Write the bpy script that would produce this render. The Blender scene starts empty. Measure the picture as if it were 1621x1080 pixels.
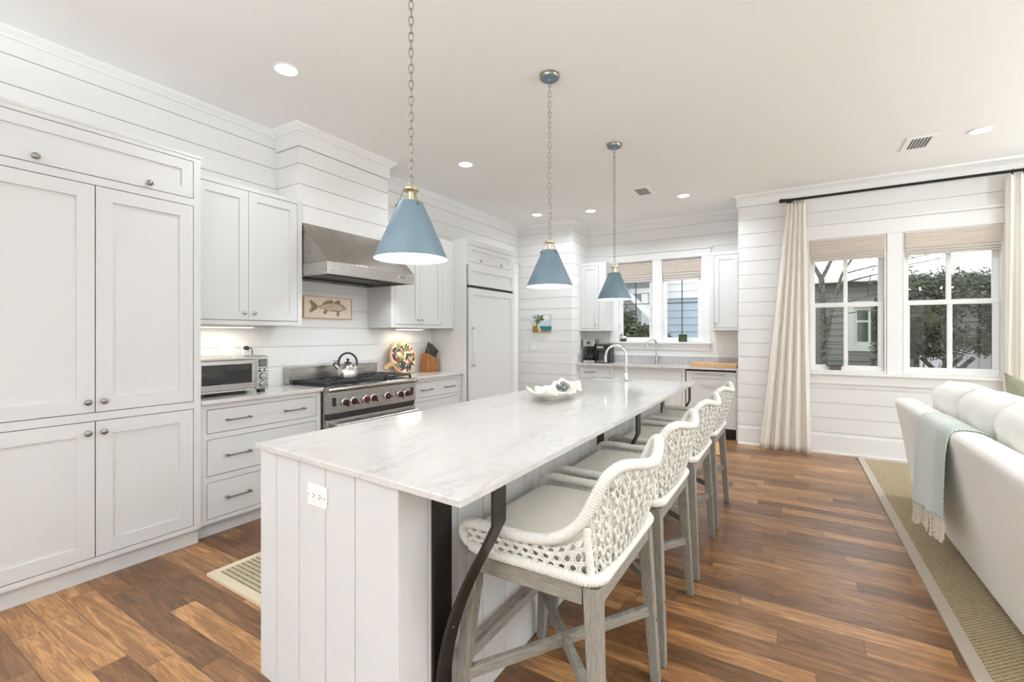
import bpy, bmesh, math, random
from mathutils import Vector, Matrix, Quaternion
random.seed(7)
PI = math.pi
S = bpy.context.scene
COL = S.collection

# ------------------------------------------------------------------ camera, world, exposure
cam_d = bpy.data.cameras.new('camera')
cam = bpy.data.objects.new('camera', cam_d)
COL.objects.link(cam)
cam.location = (0, 0, 1.34)
cam.rotation_euler = (PI / 2, 0, 0.5481)
cam_d.sensor_width = 36.0
cam_d.lens = 36.0 * 727.0 / 1621.0
cam_d.shift_y = -10.0 / 1621.0
cam_d.clip_start = 0.05
S.camera = cam

S.view_settings.view_transform = 'Standard'
S.view_settings.look = 'None'
S.view_settings.gamma = 1.0
S.view_settings.use_curve_mapping = False
S.view_settings.exposure = 0.08
S.cycles.max_bounces = 14
S.cycles.diffuse_bounces = 7
S.cycles.glossy_bounces = 5
S.cycles.transparent_max_bounces = 16
S.cycles.sample_clamp_indirect = 8.0

wd = bpy.data.worlds.new('daylight_sky')
S.world = wd
wd.use_nodes = True
wn = wd.node_tree
wn.nodes.clear()
w_out = wn.nodes.new('ShaderNodeOutputWorld')
w_bg = wn.nodes.new('ShaderNodeBackground')
w_tc = wn.nodes.new('ShaderNodeTexCoord')
w_sep = wn.nodes.new('ShaderNodeSeparateXYZ')
w_rmp = wn.nodes.new('ShaderNodeValToRGB')
wn.links.new(w_tc.outputs['Generated'], w_sep.inputs[0])
wn.links.new(w_sep.outputs['Z'], w_rmp.inputs[0])
w_rmp.color_ramp.elements[0].position = 0.0
w_rmp.color_ramp.elements[0].color = (1.0, 1.0, 0.98, 1)
w_rmp.color_ramp.elements[1].position = 0.6
w_rmp.color_ramp.elements[1].color = (0.82, 0.91, 1.0, 1)
wn.links.new(w_rmp.outputs[0], w_bg.inputs[0])
w_bg.inputs[1].default_value = 2.55
wn.links.new(w_bg.outputs[0], w_out.inputs[0])

CAN_W, CHAND_W, PEND_W, UNDER_W, HOOD_W, UPLIGHT_FILL_W = 6.5, 5.0, 6.0, 0.26, 1.3, 152.0
LAMP_C = (0.87, 0.942, 1.0)

# ------------------------------------------------------------------ mesh helpers
ORG = {}


class MB:
    def __init__(s):
        s.v = []
        s.f = []
        s.uv = None

    def add(s, vs, fs):
        n = len(s.v)
        s.v.extend([tuple(p) for p in vs])
        s.f.extend([tuple(i + n for i in f) for f in fs])

    def box(s, x0, x1, y0, y1, z0, z1):
        x0, x1 = min(x0, x1), max(x0, x1)
        y0, y1 = min(y0, y1), max(y0, y1)
        z0, z1 = min(z0, z1), max(z0, z1)
        s.add([(x0, y0, z0), (x1, y0, z0), (x1, y1, z0), (x0, y1, z0), (x0, y0, z1), (x1, y0, z1), (x1, y1, z1), (x0, y1, z1)],
              [(0, 3, 2, 1), (4, 5, 6, 7), (0, 1, 5, 4), (1, 2, 6, 5), (2, 3, 7, 6), (3, 0, 4, 7)])

    def prism(s, poly, z0, z1):
        n = len(poly)
        a = sum(poly[i][0] * poly[(i + 1) % n][1] - poly[(i + 1) % n][0] * poly[i][1] for i in range(n))
        if a < 0:
            poly = poly[::-1]
        vs = [(p[0], p[1], z0) for p in poly] + [(p[0], p[1], z1) for p in poly]
        fs = [tuple(range(n))[::-1], tuple(range(n, 2 * n))]
        fs += [(i, (i + 1) % n, n + (i + 1) % n, n + i) for i in range(n)]
        s.add(vs, fs)

    def extrude(s, poly, axis, a0, a1):
        """poly in the plane across the axis: axis 'x' -> (y,z), 'y' -> (x,z)."""
        n = len(poly)
        ar = sum(poly[i][0] * poly[(i + 1) % n][1] - poly[(i + 1) % n][0] * poly[i][1] for i in range(n))
        if (ar < 0) != (axis == 'y'):
            poly = poly[::-1]
        mk = (lambda p, a: (a, p[0], p[1])) if axis == 'x' else (lambda p, a: (p[0], a, p[1]))
        vs = [mk(p, a0) for p in poly] + [mk(p, a1) for p in poly]
        fs = [tuple(range(n))[::-1], tuple(range(n, 2 * n))]
        fs += [(i, (i + 1) % n, n + (i + 1) % n, n + i) for i in range(n)]
        s.add(vs, fs)

    def bar(s, p, q, w, h, up=(0, 0, 1), w2=None, h2=None):
        """rectangular bar from p to q; w across, h along 'up'."""
        p, q = Vector(p), Vector(q)
        d = (q - p).normalized()
        a = d.cross(Vector(up))
        if a.length < 1e-4:
            a = d.cross(Vector((1, 0, 0)))
        a.normalize()
        b = a.cross(d).normalized()
        vs = []
        for c, ww, hh in ((p, w, h), (q, w2 or w, h2 or h)):
            for i, j in ((-1, -1), (1, -1), (1, 1), (-1, 1)):
                vs.append(c + a * (i * ww / 2) + b * (j * hh / 2))
        s.add(vs, [(0, 1, 2, 3), (7, 6, 5, 4), (0, 4, 5, 1), (1, 5, 6, 2), (2, 6, 7, 3), (3, 7, 4, 0)])

    def tube(s, path, r, n=8, closed=False, caps=True):
        path = [Vector(p) for p in path]
        m = len(path)
        rs = r if isinstance(r, (list, tuple)) else [r] * m
        tang = []
        for i in range(m):
            if closed:
                t = path[(i + 1) % m] - path[i - 1]
            else:
                t = path[min(i + 1, m - 1)] - path[max(i - 1, 0)]
            if t.length < 1e-9:
                t = Vector((0, 0, 1))
            tang.append(t.normalized())
        t0 = tang[0]
        ref = Vector((0, 0, 1)) if abs(t0.z) < 0.9 else Vector((1, 0, 0))
        a = (ref - t0 * ref.dot(t0)).normalized()
        vs = []
        for i in range(m):
            t = tang[i]
            a = (a - t * a.dot(t))
            if a.length < 1e-6:
                a = t.orthogonal()
            a.normalize()
            b = t.cross(a)
            for k in range(n):
                an = 2 * PI * k / n
                vs.append(path[i] + (a * math.cos(an) + b * math.sin(an)) * rs[i])
        fs = []
        for i in range(m if closed else m - 1):
            j = (i + 1) % m
            for k in range(n):
                l = (k + 1) % n
                fs.append((i * n + k, i * n + l, j * n + l, j * n + k))
        if caps and not closed:
            fs.append(tuple(range(n))[::-1])
            fs.append(tuple((m - 1) * n + k for k in range(n)))
        s.add(vs, fs)

    def cyl(s, p, q, r, r2=None, n=20):
        s.tube([p, q], [r, r if r2 is None else r2], n)

    def lathe(s, prof, c=(0, 0, 0), n=28, axis='z', closed=False, cap=True):
        """prof: list of (radius, height)."""
        vs, fs = [], []
        for (r, h) in prof:
            for k in range(n):
                a = 2 * PI * k / n
                x, y = r * math.cos(a), r * math.sin(a)
                if axis == 'z':
                    p = (c[0] + x, c[1] + y, c[2] + h)
                elif axis == 'x':
                    p = (c[0] + h, c[1] + x, c[2] + y)
                else:
                    p = (c[0] + y, c[1] + h, c[2] + x)
                vs.append(p)
        m = len(prof)
        for i in range(m if closed else m - 1):
            j = (i + 1) % m
            for k in range(n):
                l = (k + 1) % n
                fs.append((i * n + k, i * n + l, j * n + l, j * n + k))
        if not closed and cap:
            if prof[0][0] > 1e-5:
                fs.append(tuple(range(n))[::-1])
            if prof[-1][0] > 1e-5:
                fs.append(tuple((m - 1) * n + k for k in range(n)))
        s.add(vs, fs)

    def ball(s, c, rx, ry=None, rz=None, nu=12, nv=8):
        ry = ry or rx
        rz = rz or rx
        vs = [(c[0], c[1], c[2] - rz)]
        for i in range(1, nv):
            ph = -PI / 2 + PI * i / nv
            for k in range(nu):
                a = 2 * PI * k / nu
                vs.append((c[0] + rx * math.cos(ph) * math.cos(a), c[1] + ry * math.cos(ph) * math.sin(a), c[2] + rz * math.sin(ph)))
        vs.append((c[0], c[1], c[2] + rz))
        fs = [(0, 1 + (k + 1) % nu, 1 + k) for k in range(nu)]
        for i in range(nv - 2):
            for k in range(nu):
                l = (k + 1) % nu
                b0, b1 = 1 + i * nu, 1 + (i + 1) * nu
                fs.append((b0 + k, b0 + l, b1 + l, b1 + k))
        top = len(vs) - 1
        b = 1 + (nv - 2) * nu
        fs += [(b + k, b + (k + 1) % nu, top) for k in range(nu)]
        s.add(vs, fs)

    def grid(s, fn, nu, nv, uv=False, flip=False):
        n0 = len(s.v)
        vs, uvs = [], []
        for j in range(nv + 1):
            for i in range(nu + 1):
                vs.append(fn(i / nu, j / nv))
                uvs.append((i / nu, j / nv))
        fs = []
        for j in range(nv):
            for i in range(nu):
                a = j * (nu + 1) + i
                q = (a, a + 1, a + nu + 2, a + nu + 1)
                fs.append(q[::-1] if flip else q)
        s.add(vs, fs)
        if uv:
            if s.uv is None:
                s.uv = {}
            for k, t in enumerate(uvs):
                s.uv[n0 + k] = t

    def build(s, name, mat, parent=None, loc=None, smooth=None, bevel=0, world=True, seg=2):
        """parent: verts are taken as world coordinates unless world=False.
        no parent: loc becomes the object's origin."""
        me = bpy.data.meshes.new(name)
        off = (0, 0, 0)
        if parent is not None and world:
            off = ORG.get(parent.name, (0, 0, 0))
        elif parent is None and loc is not None:
            off = loc
        me.from_pydata([(p[0] - off[0], p[1] - off[1], p[2] - off[2]) for p in s.v], [], s.f)
        if s.uv:
            lay = me.uv_layers.new(name='cloth')
            for lp in me.loops:
                lay.data[lp.index].uv = s.uv.get(lp.vertex_index, (0, 0))
        me.validate()
        if mat:
            me.materials.append(mat)
        if smooth is not None:
            me.shade_smooth()
            if smooth < 179:
                me.set_sharp_from_angle(angle=math.radians(smooth))
        o = bpy.data.objects.new(name, me)
        COL.objects.link(o)
        if parent is not None:
            o.parent = parent
            ORG[o.name] = off if world else ORG.get(parent.name, (0, 0, 0))
        elif loc is not None:
            o.location = loc
            ORG[o.name] = tuple(loc)
        if bevel:
            md = o.modifiers.new('edge', 'BEVEL')
            md.width = bevel
            md.segments = seg
            md.limit_method = 'ANGLE'
            md.angle_limit = math.radians(40)
        return o


def tag(o, label=None, cat=None, group=None, kind=None):
    if label:
        o['label'] = label
    if cat:
        o['category'] = cat
    if group:
        o['group'] = group
    if kind:
        o['kind'] = kind
    return o


def thing(name, label, cat, loc=(0, 0, 0), rz=0, group=None):
    o = bpy.data.objects.new(name, None)
    COL.objects.link(o)
    o.empty_display_size = 0.1
    o.location = loc
    o.rotation_euler = (0, 0, rz)
    ORG[o.name] = tuple(loc)
    return tag(o, label, cat, group)


def struct_root(name, loc=(0, 0, 0), label=None):
    o = bpy.data.objects.new(name, None)
    COL.objects.link(o)
    o.location = loc
    ORG[o.name] = tuple(loc)
    o['kind'] = 'structure'
    if label:
        o['label'] = label
    return o


def copy_tree(o, parent=None):
    c = o.copy()
    COL.objects.link(c)
    if parent is not None:
        c.parent = parent
    for ch in list(o.children):
        copy_tree(ch, c)
    return c


def lamp(name, kind, loc, energy, parent=None, color=LAMP_C, size=0.1, rot=(0, 0, 0), size_y=None, spread=None, spot=None):
    d = bpy.data.lights.new(name, kind)
    d.energy = energy
    d.color = color
    if kind == 'AREA':
        d.size = size
        if size_y:
            d.shape = 'RECTANGLE'
            d.size_y = size_y
        else:
            d.shape = 'DISK'
        if spread:
            d.spread = spread
    else:
        d.shadow_soft_size = size
        if spot:
            d.spot_size = spot
            d.spot_blend = 0.6
    o = bpy.data.objects.new(name, d)
    COL.objects.link(o)
    o.location = loc
    o.rotation_euler = rot
    if parent is not None:
        off = ORG.get(parent.name, (0, 0, 0))
        o.parent = parent
        o.location = (loc[0] - off[0], loc[1] - off[1], loc[2] - off[2])
    return o


def catmull(pts, sub=8, closed=False):
    pts = [Vector(p) for p in pts]
    n = len(pts)
    out = []
    for i in range(n if closed else n - 1):
        if closed:
            p0, p1, p2, p3 = pts[i - 1], pts[i], pts[(i + 1) % n], pts[(i + 2) % n]
        else:
            p0, p1, p2, p3 = pts[max(i - 1, 0)], pts[i], pts[i + 1], pts[min(i + 2, n - 1)]
        for k in range(sub):
            t = k / sub
            out.append(0.5 * ((2 * p1) + (p2 - p0) * t + (2 * p0 - 5 * p1 + 4 * p2 - p3) * t * t + (3 * p1 - p0 - 3 * p2 + p3) * t ** 3))
    if not closed:
        out.append(pts[-1])
    return out


def resample(path, step, closed=False):
    path = [Vector(p) for p in path]
    if closed:
        path = path + [path[0]]
    L = [0]
    for i in range(1, len(path)):
        L.append(L[-1] + (path[i] - path[i - 1]).length)
    n = max(2, int(round(L[-1] / step)))
    out, j = [], 0
    for k in range(n + (0 if closed else 1)):
        t = L[-1] * k / n
        while j < len(L) - 2 and L[j + 1] < t:
            j += 1
        d = L[j + 1] - L[j]
        out.append(path[j].lerp(path[j + 1], 0 if d < 1e-9 else (t - L[j]) / d))
    return out


def rects_minus(u0, u1, z0, z1, holes):
    """tile a rectangle minus rectangular holes with as few rectangles as easy."""
    zs = sorted(set([z0, z1] + [min(max(h[k], z0), z1) for h in holes for k in (2, 3)]))
    out = []
    for a, b in zip(zs[:-1], zs[1:]):
        if b - a < 1e-6:
            continue
        m = (a + b) / 2
        cuts = sorted([(h[0], h[1]) for h in holes if h[2] < m < h[3]])
        u = u0
        for c0, c1 in cuts:
            if c1 <= u0 or c0 >= u1:
                continue
            if c0 > u + 1e-6:
                out.append((u, c0, a, b))
            u = max(u, c1)
        if u < u1 - 1e-6:
            out.append((u, u1, a, b))
    return out


def slab_on(mb, axis, face, depth, u0, u1, z0, z1):
    """axis 'x': facing +x, u is y.  axis 'y': facing -y, u is x.  axis '-x': facing -x."""
    if axis == 'x':
        mb.box(face - depth, face, u0, u1, z0, z1)
    elif axis == '-x':
        mb.box(face, face + depth, u0, u1, z0, z1)
    elif axis == '-y':
        mb.box(u0, u1, face - depth, face, z0, z1)
    else:
        mb.box(u0, u1, face, face + depth, z0, z1)


# ------------------------------------------------------------------ materials
class NT:
    def __init__(s, name):
        s.m = bpy.data.materials.new(name)
        s.m.use_nodes = True
        s.t = s.m.node_tree
        s.t.nodes.clear()
        s.out = s.n('ShaderNodeOutputMaterial')

    def n(s, typ, **kw):
        nd = s.t.nodes.new(typ)
        for k, v in kw.items():
            setattr(nd, k, v)
        return nd

    def l(s, a, b):
        s.t.links.new(a, b)

    def bsdf(s, color=None, rough=0.5, metal=0.0, spec=None, coat=0, coat_r=0.1):
        b = s.n('ShaderNodeBsdfPrincipled')
        if color is not None:
            b.inputs['Base Color'].default_value = (*color, 1)
        b.inputs['Roughness'].default_value = rough
        b.inputs['Metallic'].default_value = metal
        if spec is not None:
            b.inputs['Specular IOR Level'].default_value = spec
        if coat:
            b.inputs['Coat Weight'].default_value = coat
            b.inputs['Coat Roughness'].default_value = coat_r
        s.l(b.outputs[0], s.out.inputs[0])
        s.b = b
        return b

    def coords(s, scale=(1, 1, 1), kind='Object', rot=(0, 0, 0)):
        tc = s.n('ShaderNodeTexCoord')
        mp = s.n('ShaderNodeMapping')
        mp.inputs['Scale'].default_value = scale
        mp.inputs['Rotation'].default_value = rot
        s.l(tc.outputs[kind], mp.inputs[0])
        return mp.outputs[0]

    def noise(s, vec, scale, detail=3, rough=0.55, dist=0.0):
        nd = s.n('ShaderNodeTexNoise')
        nd.inputs['Scale'].default_value = scale
        nd.inputs['Detail'].default_value = detail
        nd.inputs['Roughness'].default_value = rough
        nd.inputs['Distortion'].default_value = dist
        if vec is not None:
            s.l(vec, nd.inputs['Vector'])
        return nd

    def ramp(s, fac, stops):
        r = s.n('ShaderNodeValToRGB')
        e = r.color_ramp.elements
        while len(e) < len(stops):
            e.new(0.5)
        for i, (p, c) in enumerate(stops):
            e[i].position = p
            e[i].color = (*c, 1) if len(c) == 3 else c
        s.l(fac, r.inputs[0])
        return r.outputs[0]

    def math(s, op, a, b=None, c=None):
        m = s.n('ShaderNodeMath', operation=op)
        for i, v in enumerate((a, b, c)):
            if v is None:
                continue
            if isinstance(v, (int, float)):
                m.inputs[i].default_value = v
            else:
                s.l(v, m.inputs[i])
        return m.outputs[0]

    def mix(s, fac, a, b, blend='MIX'):
        m = s.n('ShaderNodeMix', data_type='RGBA', blend_type=blend)
        for sock, v in ((m.inputs[0], fac), (m.inputs[6], a), (m.inputs[7], b)):
            if isinstance(v, (int, float)):
                sock.default_value = v
            elif isinstance(v, tuple):
                sock.default_value = (*v, 1)
            else:
                s.l(v, sock)
        return m.outputs[2]

    def bump(s, h, strength=0.3, dist=0.002):
        b = s.n('ShaderNodeBump')
        b.inputs['Strength'].default_value = strength
        b.inputs['Distance'].default_value = dist
        s.l(h, b.inputs['Height'])
        s.l(b.outputs[0], s.b.inputs['Normal'])


def srgb(r, g, b):
    f = lambda c: (c / 255 / 12.92) if c <= 10 else ((c / 255 + 0.055) / 1.055) ** 2.4
    return (f(r), f(g), f(b))


def plain(name, color, rough=0.5, metal=0.0, spec=None, coat=0, var=0.0, vscale=12, bump=0.0, bscale=60):
    t = NT(name)
    t.bsdf(color, rough, metal, spec, coat)
    if var:
        v = t.noise(t.coords(), vscale, 4)
        a = tuple(c * (1 - var) for c in color)
        b = tuple(min(1, c * (1 + var)) for c in color)
        t.l(t.ramp(v.outputs[0], [(0.3, a), (0.7, b)]), t.b.inputs['Base Color'])
    if bump:
        v = t.noise(t.coords(), bscale, 4)
        t.bump(v.outputs[0], bump)
    return t.m


def emit(name, color, strength):
    t = NT(name)
    e = t.n('ShaderNodeEmission')
    e.inputs[0].default_value = (*color, 1)
    e.inputs[1].default_value = strength
    t.l(e.outputs[0], t.out.inputs[0])
    return t.m


def glass_mat(name, tint=(1, 1, 1), refl=1.0, rough=0.0):
    t = NT(name)
    tr = t.n('ShaderNodeBsdfTransparent')
    tr.inputs[0].default_value = (*tint, 1)
    gl = t.n('ShaderNodeBsdfGlossy')
    gl.inputs['Roughness'].default_value = rough
    fr = t.n('ShaderNodeFresnel')
    fr.inputs[0].default_value = 1.45
    mx = t.n('ShaderNodeMixShader')
    t.l(t.math('MULTIPLY', fr.outputs[0], refl), mx.inputs[0])
    t.l(tr.outputs[0], mx.inputs[1])
    t.l(gl.outputs[0], mx.inputs[2])
    t.l(mx.outputs[0], t.out.inputs[0])
    return t.m


def marble_mat(name, base, vein, scale=2.2, amount=1.0, rough=0.12, rot=0.5):
    t = NT(name)
    t.bsdf(base, rough, spec=0.5)
    v = t.coords((1.0, 0.45, 1.0), rot=(0, 0, rot))
    n1 = t.noise(v, scale, 8, 0.62, 1.1)
    d1 = t.math('ABSOLUTE', t.math('SUBTRACT', n1.outputs[0], 0.5))
    veins = t.ramp(d1, [(0.0, (1, 1, 1)), (0.022, (0.35, 0.35, 0.35)), (0.07, (0, 0, 0))])
    n2 = t.noise(v, scale * 0.5, 3, 0.5, 0.4)
    msk = t.ramp(n2.outputs[0], [(0.42, (0, 0, 0)), (0.66, (1, 1, 1))])
    n3 = t.noise(v, scale * 3.2, 7, 0.65, 0.9)
    cl = t.ramp(n3.outputs[0], [(0.42, (0, 0, 0)), (0.72, (0.6, 0.6, 0.6))])
    f = t.math('MULTIPLY', t.math('MULTIPLY', veins, msk), 0.85 * amount)
    f2 = t.math('MINIMUM', t.math('ADD', f, t.math('MULTIPLY', cl, 0.42 * amount)), 1.0)
    t.l(t.mix(f2, base, vein), t.b.inputs['Base Color'])
    return t.m


def brushed(name, color=(0.48, 0.465, 0.445), rough=0.27, scale=(2, 2, 160)):
    t = NT(name)
    t.bsdf(color, rough, 1.0)
    n = t.noise(t.coords(scale), 3.0, 3)
    t.l(t.math('ADD', t.math('MULTIPLY', n.outputs[0], 0.08), rough - 0.04), t.b.inputs['Roughness'])
    return t.m


def grain_wood(name, dark, light, scale, rough=0.6, bump=0.15, rings=7.0):
    t = NT(name)
    t.bsdf(light, rough)
    v = t.coords(scale)
    n = t.noise(v, rings, 5, 0.6, 0.5)
    n2 = t.noise(v, rings * 6, 3, 0.6)
    f = t.math('ADD', t.math('MULTIPLY', n.outputs[0], 0.7), t.math('MULTIPLY', n2.outputs[0], 0.3))
    t.l(t.ramp(f, [(0.36, dark), (0.62, light)]), t.b.inputs['Base Color'])
    if bump:
        t.bump(f, bump, 0.001)
    return t.m


def floor_mat():
    t = NT('walnut_plank_floor')
    t.bsdf((0.2, 0.1, 0.05), 0.3, coat=0.0)
    tc = t.n('ShaderNodeTexCoord')
    sp = t.n('ShaderNodeSeparateXYZ')
    t.l(tc.outputs['Object'], sp.inputs[0])
    X, Y = sp.outputs[0], sp.outputs[1]
    W = 0.1145
    ry = t.math('DIVIDE', Y, W)
    row = t.math('FLOOR', ry)
    fy = t.math('FRACT', ry)
    wn1 = t.n('ShaderNodeTexWhiteNoise', noise_dimensions='1D')
    t.l(row, wn1.inputs['W'])
    ln = t.math('ADD', t.math('MULTIPLY', wn1.outputs['Value'], 0.5), 0.62)
    rx = t.math('ADD', t.math('DIVIDE', X, ln), t.math('MULTIPLY', wn1.outputs['Value'], 37.0))
    bx = t.math('FLOOR', rx)
    fx = t.math('FRACT', rx)
    cb = t.n('ShaderNodeCombineXYZ')
    t.l(bx, cb.inputs[0])
    t.l(row, cb.inputs[1])
    wn2 = t.n('ShaderNodeTexWhiteNoise', noise_dimensions='2D')
    t.l(cb.outputs[0], wn2.inputs['Vector'])
    val = wn2.outputs['Value']
    # grain, shifted for each board
    cg = t.n('ShaderNodeCombineXYZ')
    t.l(t.math('ADD', t.math('MULTIPLY', X, 1.3), t.math('MULTIPLY', val, 50)), cg.inputs[0])
    t.l(t.math('ADD', t.math('MULTIPLY', Y, 11.0), t.math('MULTIPLY', val, 90)), cg.inputs[1])
    g1 = t.noise(cg.outputs[0], 2.0, 6, 0.62, 1.6)
    cg2 = t.n('ShaderNodeCombineXYZ')
    t.l(t.math('MULTIPLY', X, 4.0), cg2.inputs[0])
    t.l(t.math('ADD', t.math('MULTIPLY', Y, 130.0), t.math('MULTIPLY', val, 70)), cg2.inputs[1])
    g2 = t.noise(cg2.outputs[0], 2.2, 4, 0.6)
    f = t.math('ADD', t.math('MULTIPLY', val, 0.30), t.math('ADD', t.math('MULTIPLY', g1.outputs[0], 0.76), t.math('MULTIPLY', g2.outputs[0], 0.44)))
    col = t.ramp(f, [(0.34, srgb(44, 30, 20)), (0.52, srgb(80, 54, 34)), (0.68, srgb(110, 76, 48)), (0.84, srgb(140, 99, 62)), (1.0, srgb(188, 142, 92))])
    # knots
    kn = t.n('ShaderNodeTexVoronoi', feature='F1')
    kn.inputs['Scale'].default_value = 2.3
    ck = t.n('ShaderNodeCombineXYZ')
    t.l(X, ck.inputs[0])
    t.l(t.math('MULTIPLY', Y, 1.7), ck.inputs[1])
    t.l(ck.outputs[0], kn.inputs['Vector'])
    kf = t.ramp(kn.outputs['Distance'], [(0.0, (1, 1, 1)), (0.045, (0.5, 0.5, 0.5)), (0.075, (0, 0, 0))])
    col = t.mix(t.math('MULTIPLY', kf, 0.75), col, srgb(52, 33, 24))
    # joints between boards
    ey = t.math('MINIMUM', fy, t.math('SUBTRACT', 1.0, fy))
    ex = t.math('MULTIPLY', t.math('MINIMUM', fx, t.math('SUBTRACT', 1.0, fx)), t.math('DIVIDE', ln, W))
    e = t.math('MINIMUM', ey, ex)
    gap = t.ramp(e, [(0.0, (1, 1, 1)), (0.010, (0.8, 0.8, 0.8)), (0.022, (0, 0, 0))])
    col = t.mix(t.math('MULTIPLY', gap, 0.62), col, srgb(38, 25, 18))
    t.l(col, t.b.inputs['Base Color'])
    t.l(t.math('ADD', t.math('MULTIPLY', g2.outputs[0], 0.16), 0.22), t.b.inputs['Roughness'])
    h = t.math('SUBTRACT', t.math('MULTIPLY', g2.outputs[0], 0.12), gap)
    t.bump(h, 0.25, 0.002)
    return t.m


def fabric(name, color, scale=240, var=0.06, bump=0.25, stripes=None, rough=0.95):
    t = NT(name)
    t.bsdf(color, rough, spec=0.15)
    v = t.coords()
    n = t.noise(v, scale, 2, 0.6)
    n2 = t.noise(v, 9, 3)
    a = tuple(c * (1 - var) for c in color)
    b = tuple(min(1, c * (1 + var)) for c in color)
    f = t.math('ADD', t.math('MULTIPLY', n.outputs[0], 0.7), t.math('MULTIPLY', n2.outputs[0], 0.3))
    t.l(t.ramp(f, [(0.35, a), (0.65, b)]), t.b.inputs['Base Color'])
    t.bump(n.outputs[0], bump, 0.001)
    t.b.inputs['Sheen Weight'].default_value = 0.15
    return t.m


def weave_mat(name, c_dark, c_light, sx, sy, bump=0.8, dist=0.004):
    t = NT(name)
    t.bsdf(c_light, 0.95, spec=0.1)
    tc = t.n('ShaderNodeTexCoord')
    sp = t.n('ShaderNodeSeparateXYZ')
    t.l(tc.outputs['Object'], sp.inputs[0])
    ux = t.math('MULTIPLY', sp.outputs[0], sx)
    uy = t.math('MULTIPLY', sp.outputs[1], sy)
    shift = t.math('MULTIPLY', t.math('MODULO', t.math('FLOOR', uy), 2.0), 0.5)
    fx = t.math('PINGPONG', t.math('ADD', ux, shift), 0.5)
    fy = t.math('PINGPONG', uy, 0.5)
    hgt = t.math('MULTIPLY', t.math('SINE', t.math('MULTIPLY', fx, PI)), t.math('SINE', t.math('MULTIPLY', fy, PI)))
    n = t.noise(t.coords(), 60, 4)
    f = t.math('ADD', t.math('MULTIPLY', hgt, 0.75), t.math('MULTIPLY', t.math('SUBTRACT', n.outputs[0], 0.4), 0.5))
    t.l(t.ramp(f, [(0.05, c_dark), (0.55, c_light)]), t.b.inputs['Base Color'])
    t.bump(f, bump, dist)
    return t.m


M = {}
M['wall'] = plain('white_wall_paint', (0.80, 0.80, 0.792), 0.42, spec=0.35)
M['ceiling'] = plain('white_ceiling_paint', (0.90, 0.898, 0.89), 0.75, spec=0.2)
M['trim'] = plain('white_trim_paint', (0.84, 0.84, 0.832), 0.35, spec=0.4)
M['cab'] = plain('white_cabinet_lacquer', (0.652, 0.655, 0.65), 0.36, spec=0.4)
M['gap'] = plain('painted_gap_shade', (0.03, 0.03, 0.03), 0.8)  # dark colour stands in for shade in the door gaps
M['floor'] = floor_mat()
M['marble'] = marble_mat('white_marble', (0.625, 0.607, 0.58), (0.35, 0.34, 0.33), 7.5, 0.6, 0.11, -0.6)
M['marble_grey'] = marble_mat('grey_veined_marble', (0.50, 0.49, 0.48), (0.25, 0.25, 0.255), 5.0, 1.0, 0.15)
M['steel'] = brushed('brushed_stainless_steel')
M['steel_dark'] = brushed('dark_stainless_steel', (0.33, 0.32, 0.31), 0.35)
M['steel_plain'] = plain('satin_steel', (0.62, 0.61, 0.59), 0.26, 1.0)
M['chrome'] = plain('polished_chrome', (0.82, 0.82, 0.82), 0.07, 1.0)
M['pewter'] = plain('aged_pewter', (0.30, 0.29, 0.275), 0.38, 1.0)
M['nickel'] = plain('satin_nickel', (0.52, 0.50, 0.47), 0.3, 1.0)
M['black_iron'] = plain('cast_iron', (0.022, 0.022, 0.023), 0.5, spec=0.5, bump=0.2, bscale=90)
M['black'] = plain('black_plastic', (0.02, 0.02, 0.021), 0.35)
M['charcoal'] = plain('charcoal_plastic', (0.055, 0.055, 0.06), 0.4)
M['bronze'] = plain('dark_bronze_metal', (0.035, 0.028, 0.024), 0.42, 0.6, var=0.25)
M['rod'] = plain('oil_rubbed_bronze', (0.015, 0.013, 0.012), 0.4, 0.5)
M['brass'] = plain('antique_brass', (0.50, 0.42, 0.28), 0.25, 1.0)
M['chain'] = plain('aged_brass_chain', (0.34, 0.31, 0.25), 0.3, 1.0)
M['shade_blue'] = plain('blue_grey_enamel', srgb(108, 130, 143), 0.42, spec=0.5)
M['shade_white'] = plain('white_enamel', (0.90, 0.88, 0.84), 0.5)
M['rope'] = plain('off_white_rope', srgb(222, 220, 213), 0.9, spec=0.15, bump=0.3, bscale=300)
M['cushion'] = fabric('taupe_cushion_fabric', srgb(200, 196, 186), 420, 0.03, 0.15)
M['grey_wood_v'] = grain_wood('weathered_grey_wood_upright', srgb(104, 99, 91), srgb(146, 140, 130), (44, 44, 1.3), 0.65)
M['grey_wood_h'] = grain_wood('weathered_grey_wood_rail', srgb(104, 99, 91), srgb(146, 140, 130), (2.5, 2.5, 44), 0.65)
M['sofa'] = fabric('off_white_sofa_linen', srgb(240, 237, 232), 260, 0.05, 0.3)
M['sofa_cush'] = fabric('white_cushion_linen', srgb(238, 236, 231), 260, 0.04, 0.25)
M['pillow'] = fabric('sage_pillow_linen', srgb(150, 150, 128), 120, 0.18, 0.4)
M['jute'] = weave_mat('jute_rug_weave', srgb(104, 90, 68), srgb(192, 175, 144), 46, 92, 0.9, 0.005)
M['jute_bind'] = fabric('taupe_rug_binding', srgb(176, 165, 150), 300, 0.05)
M['mat'] = weave_mat('chunky_mat_weave', srgb(104, 95, 74), srgb(202, 190, 162), 62, 36, 1.0, 0.008)
M['mat_bind'] = fabric('beige_mat_binding', srgb(204, 190, 164), 300, 0.04)
M['outlet'] = plain('white_plastic', (0.86, 0.86, 0.85), 0.3)
M['slot'] = plain('dark_slot', (0.02, 0.02, 0.02), 0.6)
M['glass'] = glass_mat('window_glass', refl=0.35)
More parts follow.
